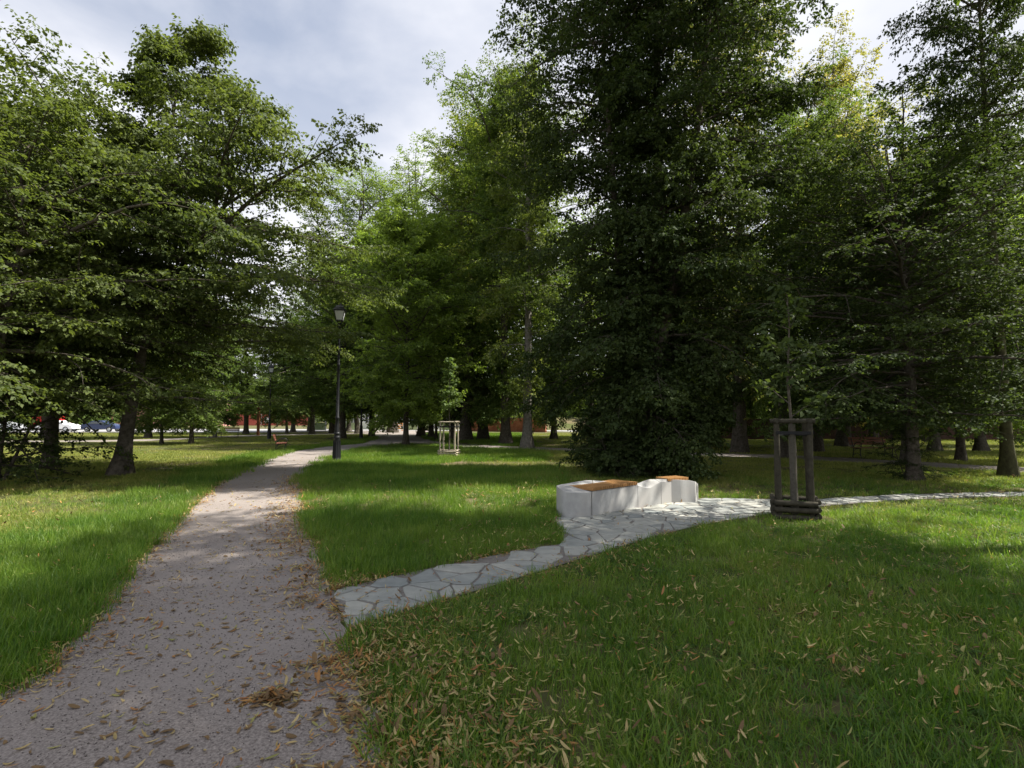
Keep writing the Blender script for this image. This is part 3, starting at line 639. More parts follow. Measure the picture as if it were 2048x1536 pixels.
# ---------------------------------------------------------------- park benches
def arc(c, r, a0, a1, n=8): return [(0, c[0]+r*math.cos(a0+(a1-a0)*i/n), c[1]+r*math.sin(a0+(a1-a0)*i/n)) for i in range(n+1)]
def make_bench():
    e = empty('park_bench', (0,0,0)); Ln = 1.6     # length along x, faces -y
    for sx in (-1, 1):
        x = sx*(Ln/2-.12); mb = MB()
        def tb(pts, r=.016): mb.tube([(x, p[1], p[2]) for p in pts], r, 6)
        tb([(0,.26,0),(0,.22,.15),(0,.19,.30),(0,.20,.43),(0,.27,.65),(0,.33,.84)], .018)
        tb([(0,-.26,0),(0,-.21,.12),(0,-.20,.28),(0,-.24,.41)], .018)
        tb([(0,-.25,.405),(0,0,.395),(0,.20,.40)], .018)
        tb([(0,.20,.45)]+[(0,.05,.62),(0,-.12,.66),(0,-.24,.64),(0,-.30,.56),(0,-.27,.49),(0,-.21,.48),(0,-.19,.53),(0,-.22,.55)])
        tb([(0,.21,.12),(0,.05,.20),(0,-.10,.19),(0,-.21,.10)], .012)
        tb([(0,.19,.30),(0,.05,.36),(0,-.05,.39)], .012)
        mb.build('iron_frame', M['iron'], e, smooth=True)
    mb = MB()
    for i in range(5): mb.box((0, -.215+i*.098, .432-.004*i), (Ln, .078, .032))
    mb.build('seat', M['benchwood'], e, bevel=.005)
    mb = MB()
    for i in range(3):
        t = .58+i*.11; y = .235+(t-.5)*.30
        mb.box((0, 0, 0), (Ln, .028, .092), M=Matrix.Translation((0, y, t)) @ Matrix.Rotation(R(-16), 4, 'X'))
    mb.build('backrest', M['benchwood'], e, bevel=.005)
    return e
bench0 = make_bench()
def put_bench(o, p, face, label):
    o.location = (p[0], p[1], 0); o.rotation_euler = (0, 0, math.atan2(face[1], face[0])+math.pi/2)
    tag(o, label, 'bench', 'park benches with cast iron frames')
q = Vector(at(562, 903)); put_bench(bench0, (q.x-.05, q.y+.1), (1.3,.5), 'wooden park bench at the left edge of the gravel path by the second lamp')
for p, f, lb in ((at(459,873.5), (.42,-.9), 'far red brown park bench on the lawn beside the short mossy tree'),
                 (at(1746,916), (.06,-1), 'dark park bench in deep shade on the right beyond the near stakes'),
                 (at(845,873), (-.7,-.7), 'tiny dark park bench by the trees behind the bend of the path')):
    put_bench(copy_tree(bench0), p, f, lb)

# ---------------------------------------------------------------- lamp posts
def make_lamp():
    e = empty('lamp_post', (0,0,0)); H = 5.25
    MB().lathe([(.21,-.02),(.21,.05),(.17,.07)], n=20).build('footing', M['mortar'], e)
    b = MB(); n = 32; prof = [(.165,.05),(.165,.10),(.150,.13),(.140,.20),(.120,.62),(.108,.86),(.118,.88),(.124,.91),(.118,.94),(.104,.96),(.104,1.02),(.118,1.04),(.12,1.07),(.10,1.10)]
    b.lathe(prof, n=n)
    for i in range(12):
        a = i*math.pi/6; b.tube([(.146*math.cos(a), .146*math.sin(a), .16), (.122*math.cos(a), .122*math.sin(a), .80)], .012, 5)
    b.build('base', M['lampblack'], e, smooth=True)
    p = MB(); p.lathe([(.092,1.09),(.075,1.35),(.066,1.60),(.080,1.62),(.080,1.66),(.060,1.69),(.052,2.6),(.048,3.6),(.060,3.62),(.060,3.66),(.044,3.70),(.036,H-.10),(.05,H-.08),(.055,H-.05),(.03,H-.02)], n=16)
    p.build('pole', M['lampblack'], e, smooth=True)
    nk = MB()
    for i in range(4):
        a = math.pi/4+i*math.pi/2; c, s = math.cos(a), math.sin(a)
        nk.tube([(.03*c,.03*s,H-.04),(.09*c,.09*s,H+.0),(.125*c,.125*s,H+.07)], .011, 6)
    nk.build('neck', M['lampblack'], e, smooth=True)
    # lantern: four-sided, wider at the top
    z0, z1, a0, a1 = H+.07, H+.44, .115, .185
    fr = MB()
    for z, a in ((z0, a0), (z1, a1)):
        for i in range(4):
            ang = i*math.pi/2; c, s = math.cos(ang), math.sin(ang)
            fr.box((c*a, s*a, z), (.028, 2*a+.028, .028), ang)
    for sx in (-1, 1):
        for sy in (-1, 1): fr.tube([(sx*a0, sy*a0, z0), (sx*a1, sy*a1, z1)], .013, 6)
    lan = fr.build('lantern_frame', M['lampblack'], e)
    for i in range(4):
        ang = i*math.pi/2; Mx = Matrix.Rotation(ang, 4, 'Z')
        gm = MB(); gm.add([(a0-.004,-a0+.012,z0+.014),(a0-.004,a0-.012,z0+.014),(a1-.004,a1-.012,z1-.014),(a1-.004,-a1+.012,z1-.014),
                           (a0-.010,-a0+.012,z0+.014),(a0-.010,a0-.012,z0+.014),(a1-.010,a1-.012,z1-.014),(a1-.010,-a1+.012,z1-.014)],
                          [(0,1,2,3),(7,6,5,4),(0,4,5,1),(3,2,6,7),(1,5,6,2),(0,3,7,4)], Mx)
        gm.build('glass_pane', M['lampglass'], lan)
    rf = MB(); r2 = math.sqrt(2)
    Mr = Matrix.Rotation(math.pi/4, 4, 'Z')
    rf.lathe([(.225*r2,z1+.012),(.225*r2,z1+.03),(.195*r2,z1+.07),(.15*r2,z1+.15),(.075*r2,z1+.21),(.07*r2,z1+.235)], n=4, M=Mr)
    r_ = rf.build('lantern_roof', M['lampblack'], e)
    MB().lathe([(.05,z1+.235),(.062,z1+.25),(.035,z1+.27),(.02,z1+.29),(.032,z1+.315),(.012,z1+.345)], n=12).build('finial', M['lampblack'], r_, smooth=True)
    return e
lamp0 = make_lamp()
def put_lamp(o, p, rz, label):
    o.location = (p[0], p[1], 0); o.rotation_euler = (0, 0, rz); tag(o, label, 'street lamp', 'lamp posts along the path')
put_lamp(lamp0, at(673,924), R(12), 'tall black lamp post with four sided lantern in the grass right of the gravel path')
put_lamp(copy_tree(lamp0), at(538,879), R(30), 'black lamp post on the lawn behind the nearest wooden bench')
put_lamp(copy_tree(lamp0), at(722,879), R(5), 'far lamp post on the grass tip at the path bend')

# ---------------------------------------------------------------- staked saplings
def stake_cage(name, label, p, rz, wood, s=.56, h=1.52, r=.045, tiers=3, wrap=True):
    e = empty(name, (p[0], p[1], 0), rz, label, 'tree stakes')
    rr = random.Random(9 if wrap else 4); hs = s/2
    for sx, sy in ((-1,-1),(1,-1),(1,1),(-1,1)):
        j = lambda: rr.uniform(-.02, .02)
        m = MB(); m.tube([(sx*hs, sy*hs, -.1), (sx*hs+j()/2, sy*hs+j()/2, .8), (sx*(hs-.01)+j(), sy*(hs-.01)+j(), h)], [r*1.05, r, r*.95], 12)
        m.build('stake', M[wood], e, smooth=True)
    for k in range(4):
        a = k*math.pi/2; Mx = Matrix.Rotation(a, 4, 'Z'); v = lambda x, y, z: tuple(Mx @ Vector((x, y, z)))
        off = .03 if k % 2 else 0
        m = MB(); m.tube([v(-hs-.08, -hs, h+.035+off*.3), v(0, -hs, h+.035+off*.3), v(hs+.08, -hs, h+.035+off*.3)], r*.88, 12); m.build('top_rail', M[wood], e, smooth=True)
        for t in range(tiers):
            z = .06+t*(.105 if wrap else .095)+(.03 if k % 2 else 0)
            m = MB(); m.tube([v(-hs-.07, -hs-r*1.8, z+rr.uniform(-.01, .01)), v(hs+.07, -hs-r*1.8, z+rr.uniform(-.01, .01))], r*.95, 10); m.build('low_rail', M[wood], e, smooth=True)
    m = MB(); z = h-.17
    for a, b in (((-hs,-hs),(0,0)),((hs,-hs),(0,0)),((hs,hs),(0,0)),((-hs,hs),(0,0))):
        d = Vector((b[0]-a[0], b[1]-a[1], 0)); c = Vector((a[0]+b[0], a[1]+b[1], 0))/2
        m.box((c.x, c.y, z), (d.length, .008, .055), math.atan2(d.y, d.x))
    for a, b in (((-hs,-hs),(hs,-hs)),((hs,-hs),(hs,hs))):
        d = Vector((b[0]-a[0], b[1]-a[1], 0)); n_ = Vector((d.y, -d.x, 0)).normalized()*(r+.006); c = Vector((a[0]+b[0], a[1]+b[1], 0))/2+n_
        m.box((c.x, c.y, z+.02), (d.length+.04, .008, .05), math.atan2(d.y, d.x))
    m.build('strap', M['strap'], e)
    return e
P1 = at(1590,1036); stake_cage('tree_stakes', 'four dark round stakes with log rails around the near sapling by the stone path', (P1[0], P1[1]), R(-24), 'stake', s=.46, r=.044)
P2 = at(898,914); stake_cage('tree_stakes', 'small pale wooden stakes with rails on the sunlit lawn by the bend', (P2[0], P2[1]), R(-6), 'stake_pale', s=.62, h=1.44, r=.036, wrap=False)
def sapling(seed, label, p, H, size, mt, wrap, n1, lo, reach):
    r = np.random.default_rng(seed); e = empty('sapling', (p[0], p[1], 0), 0, label, 'young tree', None)
    m = MB(); pts = [(0,0,0),(.02,.01,H*.3),(-.03,.02,H*.6),(.02,0,H*.85),(0,0,H)]; m.tube(pts, [.035,.028,.02,.012,.004], 8); 
    hs = np.linspace(lo*H, H*.98, n1)+r.uniform(-.1, .1, n1); az = np.arange(n1)*2.4; e_ = r.uniform(.2, 1.0, n1)
    st = np.stack([0*hs, 0*hs, np.clip(hs, 0, H)], 1); d = np.stack([np.cos(az)*np.cos(e_), np.sin(az)*np.cos(e_), np.sin(e_)], 1)
    ln = np.interp(hs/H, [lo, .5*(lo+1), 1], reach)*r.uniform(.7, 1.2, n1)
    l1 = poly3(st, d, ln, 6, .3, .08, r); l2, n2 = kids(l1, ln, 5, .25, 1, .8, lambda a, t: a*.35+.08, 0, 4, .3, .08, r)
    for b in l1: m.tube([tuple(x) for x in b], [.010,.008,.006,.005,.004,.002], 5)
    m.build('trunk', M['bark'], e, smooth=True)
    LV, LF = leaves(np.concatenate([l1[:, 2:], l2]), 7, size, r, .6, .7, asp=.38)
    link('crown', npmesh('sapling_crown', LV, LF, [M[mt]]), e)
    if wrap:
        w = MB(); w.lathe([(.055,.0),(.06,.1),(.052,.6),(.058,1.1),(.05,1.5)], n=12); w.build('trunk_wrap', M['jute'], e, smooth=True)
    return e
sapling(3, 'young tree with large sparse leaves inside the near dark stakes', (P1[0], P1[1]), 3.7, .12, 'leaf_dark', True, 13, .46, (.60,.55,.15))
sapling(4, 'thin sapling inside the small pale stakes on the sunlit lawn', (P2[0], P2[1]), 4.2, .15, 'leaf_airy', False, 16, .42, (.45,.30,.10))

# ---------------------------------------------------------------- far buildings, walls, cars
def wall_between(name, label, a, b, h, t, m, cap=None, cat='wall', z0=0):
    a = Vector((a[0], a[1], 0)); b = Vector((b[0], b[1], 0)); d = b-a; e = empty(name, tuple((a+b)/2), math.atan2(d.y, d.x), label, cat)
    return e, d.length
def rubble_wall(name, label, a, b, h, m, capm, seed=1):
    e, ln = wall_between(name, label, a, b, h, .4, m)
    mb = MB(); mb.box((0,0,h/2-.05), (ln,.34,h+.1))
    r = random.Random(seed); x = -ln/2
    z = .05
    while z < h-.05:
        x = -ln/2+r.uniform(0, .3)
        while x < ln/2-.4:
            w = r.uniform(.25, .75); hh = r.uniform(.10, .18)
            mb.box((x+w/2, -.17-r.uniform(0, .02), z+hh/2), (w-.03, r.uniform(.04, .09), hh-.02)); x += w
        z += .18
    mb.build('masonry', m, e)
    c = MB(); n = max(2, int(ln/3))
    for i in range(n): c.box((-ln/2+ln*(i+.5)/n, 0, h+.045), (ln/n-.03, .46, .09))
    c.build('coping', capm, e)
    return e
rubble_wall('brick_wall', 'broken red brick wall in sunlight between the tall lime trunks', at(942,862.5), at(1092,864.5), 1.75, M['brick'], M['mortar'], 1)
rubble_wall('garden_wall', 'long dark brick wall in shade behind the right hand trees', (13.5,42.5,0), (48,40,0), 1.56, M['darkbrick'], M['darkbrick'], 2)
def red_wall():
    e, ln = wall_between('boundary_wall', 'bright red plank hoarding beyond the road on the left', at(360,851), at(620,851), 3, .2, None)
    mb = MB(); n = int(ln/.25)
    mb.box((0,.06,1.5), (ln,.06,3))
    for i in range(n): mb.box((-ln/2+ln*(i+.5)/n, 0, 1.5), (ln/n-.015, .05, 3))
    mb.build('boards', M['redwall'], e)
    mb = MB()
    for i in range(9): mb.box((-ln/2+ln*i/8, -.08, 1.55), (.14, .1, 3.1))
    mb.build('posts', M['white'], e)
red_wall()
def house(name, label, p, rz, w, d, h, rh, wall, roofm, nw, storeys=1, win=(1.1,1.3)):
    e = empty(name, (p[0], p[1], 0), rz, label, 'building')
    mb = MB(); mb.box((0,0,h/2), (w,d,h)); mb.add([(-w/2,-d/2,h),(-w/2,d/2,h),(-w/2,0,h+rh)], [(0,2,1)]); mb.add([(w/2,-d/2,h),(w/2,d/2,h),(w/2,0,h+rh)], [(0,1,2)])
    mb.build('wall', wall, e)
    o_ = .4; mb = MB()
    for s in (-1, 1):
        vs = [(-w/2-o_, s*(d/2+o_), h-rh*o_/(d/2)+.03),(w/2+o_, s*(d/2+o_), h-rh*o_/(d/2)+.03),(w/2+o_,0,h+rh+.03),(-w/2-o_,0,h+rh+.03)]
        vs += [(x, y, z+.15) for x, y, z in vs]; f = [(3,2,1,0),(4,5,6,7),(0,1,5,4),(1,2,6,5),(2,3,7,6),(3,0,4,7)]
        mb.add(vs, f if s < 0 else [k[::-1] for k in f])
    mb.build('roof', roofm, e)
    for s in range(storeys):
        for i in range(nw):
            x = -w/2+w*(i+.5)/nw; z = 1.0+win[1]/2+s*2.9; f = MB()
            for sx in (-1, 1): f.box((x+sx*win[0]/2, -d/2-.03, z), (.09,.08,win[1]+.09)); f.box((x, -d/2-.03, z+sx*win[1]/2), (win[0]-.09,.08,.09))
            f.box((x, -d/2-.03, z), (.05,.06,win[1]-.09)); fo = f.build('window', M['white'], e)
            g_ = MB(); g_.box((x, -d/2-.006, z), (win[0], .03, win[1])); g_.build('pane', M['pane'], fo)
    return e
house('white_building', 'low white building with a row of windows behind the fence at the path bend', (-18,92,0), R(4), 20, 7, 3.6, 1.6, M['white'], M['roof'], 8)
house('pink_house', 'pinkish house beyond the road left of the red hoarding', (-84,128,0), R(8), 26, 9, 5.2, 3, M['pinkwall'], M['roof'], 8, 2)
house('cream_house', 'cream house beyond the road at the far left', (-126,112,0), R(18), 30, 10, 6, 3, M['cream'], M['roof'], 9, 2)
house('pale_house', 'pale house glimpsed over the dark wall on the right', (52,75,0), R(-12), 16, 8, 3.4, 2.0, M['white'], M['roof'], 6)
def panel_fence():
    a, b = at(628,861.5), at(905,861.5); e, ln = wall_between('panel_fence', 'pale green panel fence with white posts beyond the path bend', a, b, 2, .1, None, cat='fence')
    n = 12
    for i in range(n):
        x = -ln/2+ln*(i+.5)/n; w = ln/n-.16; f = MB()
        for s in (-1, 1): f.box((x+s*w/2, 0, 1.05), (.05,.05,1.9)); f.box((x, 0, 1.05+s*.95), (w-.05,.05,.05))
        if i % 3 != 1:
            f.cur = 1; f.box((x, .01, .62), (w-.06, .02, 1.0)); f.cur = 0
        for k in range(5): f.box((x-w/2+w*(k+1)/6, 0, 1.55), (.02,.02,.86))
        f.build('panel', [M['white'], M['palegreen']], e)
    for i in range(n+1):
        f = MB(); f.box((-ln/2+ln*i/n, 0, 1.15), (.10,.10,2.3)); f.build('post', M['white'], e)
panel_fence()
def bank():
    mb = MB(); p = [(-35,98),(-20,96),(10,95),(30,97)]
    vs = [(x, y, 0) for x, y in p]+[(x, y+8, 2.0) for x, y in p]; mb.add(vs, [(i, i+1, i+5, i+4) for i in range(3)]); o = mb.build('grass_bank', M['ground']); o['kind'] = 'structure'
bank()
def signboard(p, label, w, h, z, m, name='sign_board', legs=True):
    e = empty(name, (p[0], p[1], 0), 0, label, 'sign'); mb = MB(); mb.box((0,0,z), (w,.05,h)); mb.build('board', m, e, bevel=.01)
    if legs:
        for s in (-1, 1):
            q_ = MB(); q_.box((s*w*.35,.06,(z+h/2)/2), (.07,.07,z+h/2)); q_.build('post', M['iron'], e)
signboard(at(534,857), 'white notice board on two legs before the red hoarding', 1.0, .9, 1.45, M['white'])
signboard(at(451,853.5), 'small orange sign board standing before the red hoarding', .8, .6, 1.6, M['orange'])
m = MB(); m.box((0,0,1.35), (.22,.22,2.7)); m.box((0,0,2.75), (.3,.3,.1)); o = m.build('rusty_post', M['rust'], loc=at(516,871), bevel=.02); tag(o, 'rusty brown square post next to the very thick black trunk', 'post')
e = empty('road_barrier', at(795,861.5), R(15), 'orange and white plastic road barrier at the end of the path', 'barrier')
m = MB(); 
for i in range(3): m.box((0,0,.35+i*.32), (1.25,.06,.16))
for s in (-1, 1): m.box((s*.66,0,.55), (.07,.08,1.1)); m.box((s*.66,0,.03), (.3,.5,.06))
m.build('frame', M['orange'], e); m = MB()
for i in range(2): m.box((0,0,.51+i*.32), (1.24,.05,.13))
m.build('reflective_strip', M['white'], e)
m = MB(); m.lathe([(.05,0),(.045,1.5),(.03,4.4)], n=8); o = m.build('slim_pole', M['iron'], loc=at(1552,882)); tag(o, 'slim dark pole before the dark brick wall left of the near stakes', 'pole')
def car(p, rz, paint, label, van=False):
    e = empty('parked_car', (p[0], p[1], 0), rz, label, 'van' if van else 'car', 'vehicles parked along the road')
    Lc = 4.3 if not van else 5.0; hw = .86
    if van: low = [(-2.5,.35),(-2.5,1.1),(-2.45,2.0),(-2.3,2.1),(1.1,2.1),(1.6,1.7),(2.0,1.15),(2.45,1.0),(2.5,.6),(2.45,.35)]
    else: low = [(-2.12,.35),(-2.15,.75),(-2.0,1.0),(-1.35,1.05),(-.8,1.42),(.3,1.45),(.95,1.08),(1.75,.95),(2.1,.78),(2.15,.5),(2.1,.35)]
    mb = MB(); n = len(low); rows = []
    for y, inset, in ((-hw,.0), (-hw+.06,.0), (hw-.06,.0), (hw,.0)):
        for x, z in low:
            k = .04 if abs(y) == hw else 0; top_ = max(0, z-1.0)*.28
            rows.append((x*(1-k*.3), (abs(y)-top_)*(1 if y > 0 else -1), z-(k if z > .4 else 0)))
    fs = [(j*n+i, j*n+(i+1) % n, (j+1)*n+(i+1) % n, (j+1)*n+i) for j in range(3) for i in range(n)]+[tuple(range(n-1, -1, -1)), tuple(range(3*n, 4*n))]
    mb.add(rows, fs); mb.build('body', M[paint], e, bevel=.03, smooth=True)
    for s in (-1, 1):
        g_ = MB(); y = s*(hw+.004)
        q_ = [(-1.2,1.03),(-.72,1.34),(.25,1.36),(.82,1.06)] if not van else [(-.2,1.25),(-.2,1.8),(1.05,1.8),(1.7,1.25)]
        vs = [(x, s*(hw-max(0, z-1)*.28+.012), z) for x, z in q_]+[(x, s*(hw-max(0, z-1)*.28-.03), z) for x, z in q_]
        g_.add(vs, [(0,1,2,3),(7,6,5,4),(0,4,5,1),(1,5,6,2),(2,6,7,3),(3,7,4,0)]); g_.build('side_window', M['pane'], e)
        for x in (-Lc*.31, Lc*.31):
            w = MB(); w.lathe([(.0,-.1),(.30,-.1),(.33,-.07),(.33,.07),(.30,.1),(.0,.1)], n=20, M=Matrix.Translation((x, s*(hw-.06), .33)) @ Matrix.Rotation(R(90), 4, 'X'), cap=False)
            wo = w.build('wheel', M['tyre'], e, smooth=True); h_ = MB(); h_.lathe([(.0,-.115),(.19,-.115),(.2,-.1),(.2,.1),(.19,.115),(.0,.115)], n=12, M=Matrix.Translation((x, s*(hw-.06), .33)) @ Matrix.Rotation(R(90), 4, 'X'), cap=False); h_.build('rim', M['silverpaint'], wo)
    return e
car(at(8,863), R(8), 'silverpaint', 'silver car parked at the extreme left edge of the picture')
car(at(118,863), R(6), 'whitepaint', 'white car parked beyond the trees on the left')
car(at(104,860), R(6), 'redpaint', 'red van standing behind the white car', van=True)
car(at(205,863.5), R(4), 'bluepaint', 'dark blue car parked left of the big hornbeam trunk')

# ---------------------------------------------------------------- grass, weeds, fallen leaves
def nf(x, y, s=1.0, seed=0):
    a = seed*1.7
    return .5+.25*(np.sin(x*1.3*s+a+1.5*np.sin(y*.9*s+a))*np.cos(y*1.1*s-a+1.2*np.sin(x*.7*s)))+.25*np.sin(x*2.9*s+2*np.sin(y*2.3*s)+a*3)*np.sin(y*3.1*s+a+1.3*np.sin(x*2.1*s))
def blades(seed, n, rad, h, w, bend, lean=.35, segs=3, upright=.0):
    r = np.random.default_rng(seed); a = r.uniform(0, 6.28, n); d = rad*np.sqrt(r.uniform(0, 1, n)); b = np.stack([d*np.cos(a), d*np.sin(a), np.full(n, -.01)], 1)
    az = r.uniform(0, 6.28, n); hh = h*r.uniform(.45, 1.15, n); dr = np.stack([np.cos(az)*lean*r.uniform(0, 1.3, n), np.sin(az)*lean*r.uniform(0, 1.3, n), np.ones(n)], 1)
    P = poly3(b, dr, hh, segs+1, r.uniform(0, 2, n)*bend, .05, r)
    sd = np.stack([-np.sin(az+r.normal(0, .8, n)), np.cos(az+r.normal(0, .8, n)), np.zeros(n)], 1)
    ww = w*r.uniform(.6, 1.3, n); V = []
    for i in range(segs): V += [P[:, i]-sd*(ww*(1-i/segs*.55))[:, None]/2, P[:, i]+sd*(ww*(1-i/segs*.55))[:, None]/2]
    V.append(P[:, segs]); V = np.stack(V, 1); k = 2*segs+1; o = np.arange(n)[:, None]*k
    F4 = np.concatenate([o+np.array([[2*i, 2*i+1, 2*i+3, 2*i+2]]) for i in range(segs-1)]); F3 = o+np.array([[2*segs-2, 2*segs-1, 2*segs]])
    return V.reshape(-1, 3), [F4, F3]
def weed(seed, n, rad, size, h):
    r = np.random.default_rng(seed); a = r.uniform(0, 6.28, n); d = rad*np.sqrt(r.uniform(0, 1, n))
    c = np.stack([d*np.cos(a), d*np.sin(a), h*r.uniform(.4, 1, n)*(1.2-d/rad*.6)], 1); az = r.uniform(0, 6.28, n)
    ax = np.stack([np.cos(az), np.sin(az), r.normal(.1, .25, n)], 1); ax = nz(ax); nor = nz(UP+r.normal(0, .25, (n, 3))); wd = nz(np.cross(nor, ax)); s = (size*r.uniform(.5, 1.2, n))[:, None]
    t = np.linspace(0, 2*np.pi, 7)[:-1]
    V = np.stack([c+ax*s*.6*math.cos(q)+wd*s*.45*math.sin(q)*(1 if abs(math.cos(q)) < .9 else .2)-UP*s*.10*(1+math.cos(q)) for q in t], 1).reshape(-1, 3)
    return V, np.arange(len(V)).reshape(-1, 6)
def instancer(name, protos, pts, rot, sca, idx, label, cat):
    coll = bpy.data.collections.new(name+'_kinds')
    for i, me in enumerate(protos):
        o_ = bpy.data.objects.new('%s_tuft_%02d' % (name, i), me); coll.objects.link(o_)
    me = bpy.data.meshes.new(name); me.vertices.add(len(pts)); me.vertices.foreach_set('co', pts.astype(np.float32).ravel())
    for nm, arr, ty in (('rz', rot, 'FLOAT'), ('sc', sca, 'FLOAT'), ('ix', idx, 'INT')):
        at_ = me.attributes.new(nm, ty, 'POINT'); at_.data.foreach_set('value', arr.astype(np.int32 if ty == 'INT' else np.float32))
    me.update(); o = link(name, me); tag(o, label, cat, kind='stuff')
    ng = bpy.data.node_groups.new(name, 'GeometryNodeTree'); ng.interface.new_socket('Geometry', in_out='INPUT', socket_type='NodeSocketGeometry'); ng.interface.new_socket('Geometry', in_out='OUTPUT', socket_type='NodeSocketGeometry')
    n = ng.nodes; l = ng.links; gi = n.new('NodeGroupInput'); go = n.new('NodeGroupOutput'); ip = n.new('GeometryNodeInstanceOnPoints'); ci = n.new('GeometryNodeCollectionInfo')
    ci.inputs['Collection'].default_value = coll; ci.inputs['Separate Children'].default_value = True; ci.inputs['Reset Children'].default_value = True
    ip.inputs['Pick Instance'].default_value = True
    def na(nm, ty): a_ = n.new('GeometryNodeInputNamedAttribute'); a_.data_type = ty; a_.inputs['Name'].default_value = nm; return a_.outputs['Attribute']
    cx = n.new('ShaderNodeCombineXYZ'); l.new(na('rz', 'FLOAT'), cx.inputs[2])
    l.new(gi.outputs[0], ip.inputs['Points']); l.new(ci.outputs[0], ip.inputs['Instance']); l.new(na('ix', 'INT'), ip.inputs['Instance Index'])
    l.new(cx.outputs[0], ip.inputs['Rotation']); cs = n.new('ShaderNodeCombineXYZ'); sc_ = na('sc', 'FLOAT')
    for i in range(3): l.new(sc_, cs.inputs[i])
    l.new(cs.outputs[0], ip.inputs['Scale']); l.new(ip.outputs[0], go.inputs[0])
    md = o.modifiers.new('scatter', 'NODES'); md.node_group = ng
    return o
stone_clear = [tuple(p) for p in stone_up]+[tuple(p+np.array([.03,-.11])) for p in stone_lo[::-1]]
hard = lambda X, Y: inside(main_path, X, Y) | inside(stone_clear, X, Y) | inside(bench_fp, X, Y) | inside(road_poly, X, Y) | inside([tuple(p) for p in thin_path], X, Y)
r = np.random.default_rng(101)
def scatter(d0, d1, dens, margin=1.04):
    A = (d1*d1-d0*d0)*margin; n = int(A*dens)
    Y = np.sqrt(r.uniform(d0*d0, d1*d1, n)); X = Y*r.uniform(-margin, margin, n)
    return X, Y
protos = [npmesh('gt%d' % i, *blades(200+i, 46, .13, .16, .0055, .9, .45), [M['blade']]) for i in range(4)]
protos += [npmesh('gs%d' % i, *blades(210+i, 38, .12, .13, .0062, 1.2, .75), [M['blade']]) for i in range(3)]
protos += [npmesh('gd%d' % i, *blades(220+i, 34, .12, .115, .0058, 1.3, .85), [M['blade_dry']]) for i in range(2)]
protos += [npmesh('gl%d' % i, *blades(230+i, 150, .42, .17, .011, .7, .4, 2), [M['blade']]) for i in range(2)]
protos += [npmesh('gm%d' % i, *blades(240+i, 110, .42, .095, .011, .9, .6, 2), [M['blade_dry']]) for i in range(2)]
XX, YY, SC, IX = [], [], [], []
for d0, d1, dens, far in ((1.9,5,190,0),(5,9,120,0),(9,16,42,0),(13,26,10,1),(26,60,4,1)):
    X, Y = scatter(d0, d1, dens); k = ~hard(X, Y)
    # long lush strips: beside the path and between the path and the stone paving; elsewhere short, worn turf
    pathx = np.interp(Y, [2,5,8,12,16,22,30], [-2.6,-2.6,-3.4,-5.2,-7,-9,-10])
    stoney = np.interp(X, [-2,0,1.5,5,9], [5.0,6.2,9.3,10.3,11.5])
    lushv = np.exp(-((X-pathx)/3.2)**2)*(X < pathx+1.0)+((X > pathx) & (Y > stoney-1.2) & (X < 1.4))*1.0+((X > 1.4) & (X < 5) & (Y > stoney) & (Y < stoney+.9))*.7
    lushv = np.clip(lushv, 0, 1)*np.where(Y > 17, .75, 1)
    worn = nf(X, Y, .55, 3)
    tall = (lushv+.35*(nf(X, Y, .9, 1)-.5)) > .42
    keep = r.uniform(0, 1, len(X)) < np.where(tall, 1, .45+.55*worn)
    dry = (~tall) & (r.uniform(0, 1, len(X)) < np.clip(.35+1.3*(nf(X, Y, .4, 5)-.45), .12, .9))
    nr = (X > -1.2) & (Y < 7.6+.25*X); dry &= ~(nr & (r.uniform(0, 1, len(X)) < .72)); tall = tall | (nr & (nf(X, Y, 1.9, 14) > .60))
    tan_ = np.exp(-(((X-.2)/3.6)**2+((Y-18.6)/1.5)**2)) > .45
    keep &= ~(tan_ & (r.uniform(0, 1, len(X)) < .7)); dry |= tan_ | ((X < pathx-2.6) & (Y > 7) & (r.uniform(0, 1, len(X)) < .6))
    if far: ix = np.where(tall & ~dry, r.integers(9, 11, len(X)), r.integers(11, 13, len(X)))
    else: ix = np.where(tall, r.integers(0, 4, len(X)), np.where(dry, r.integers(7, 9, len(X)), r.integers(4, 7, len(X))))
    sc = r.uniform(.7, 1.3, len(X))*(.75+.5*nf(X, Y, 3.3, 15))*np.where((X > -1.2) & (Y < 7.6+.25*X) & tall, .8, 1)
    k &= keep
    XX.append(X[k]); YY.append(Y[k]); SC.append(sc[k]); IX.append(ix[k])
XX, YY, SC, IX = map(np.concatenate, (XX, YY, SC, IX))
instancer('grass', protos, np.stack([XX, YY, 0*XX], 1), r.uniform(0, 6.28, len(XX)), SC, IX, 'grass of the park lawns, long beside the path and short under the trees', 'grass')
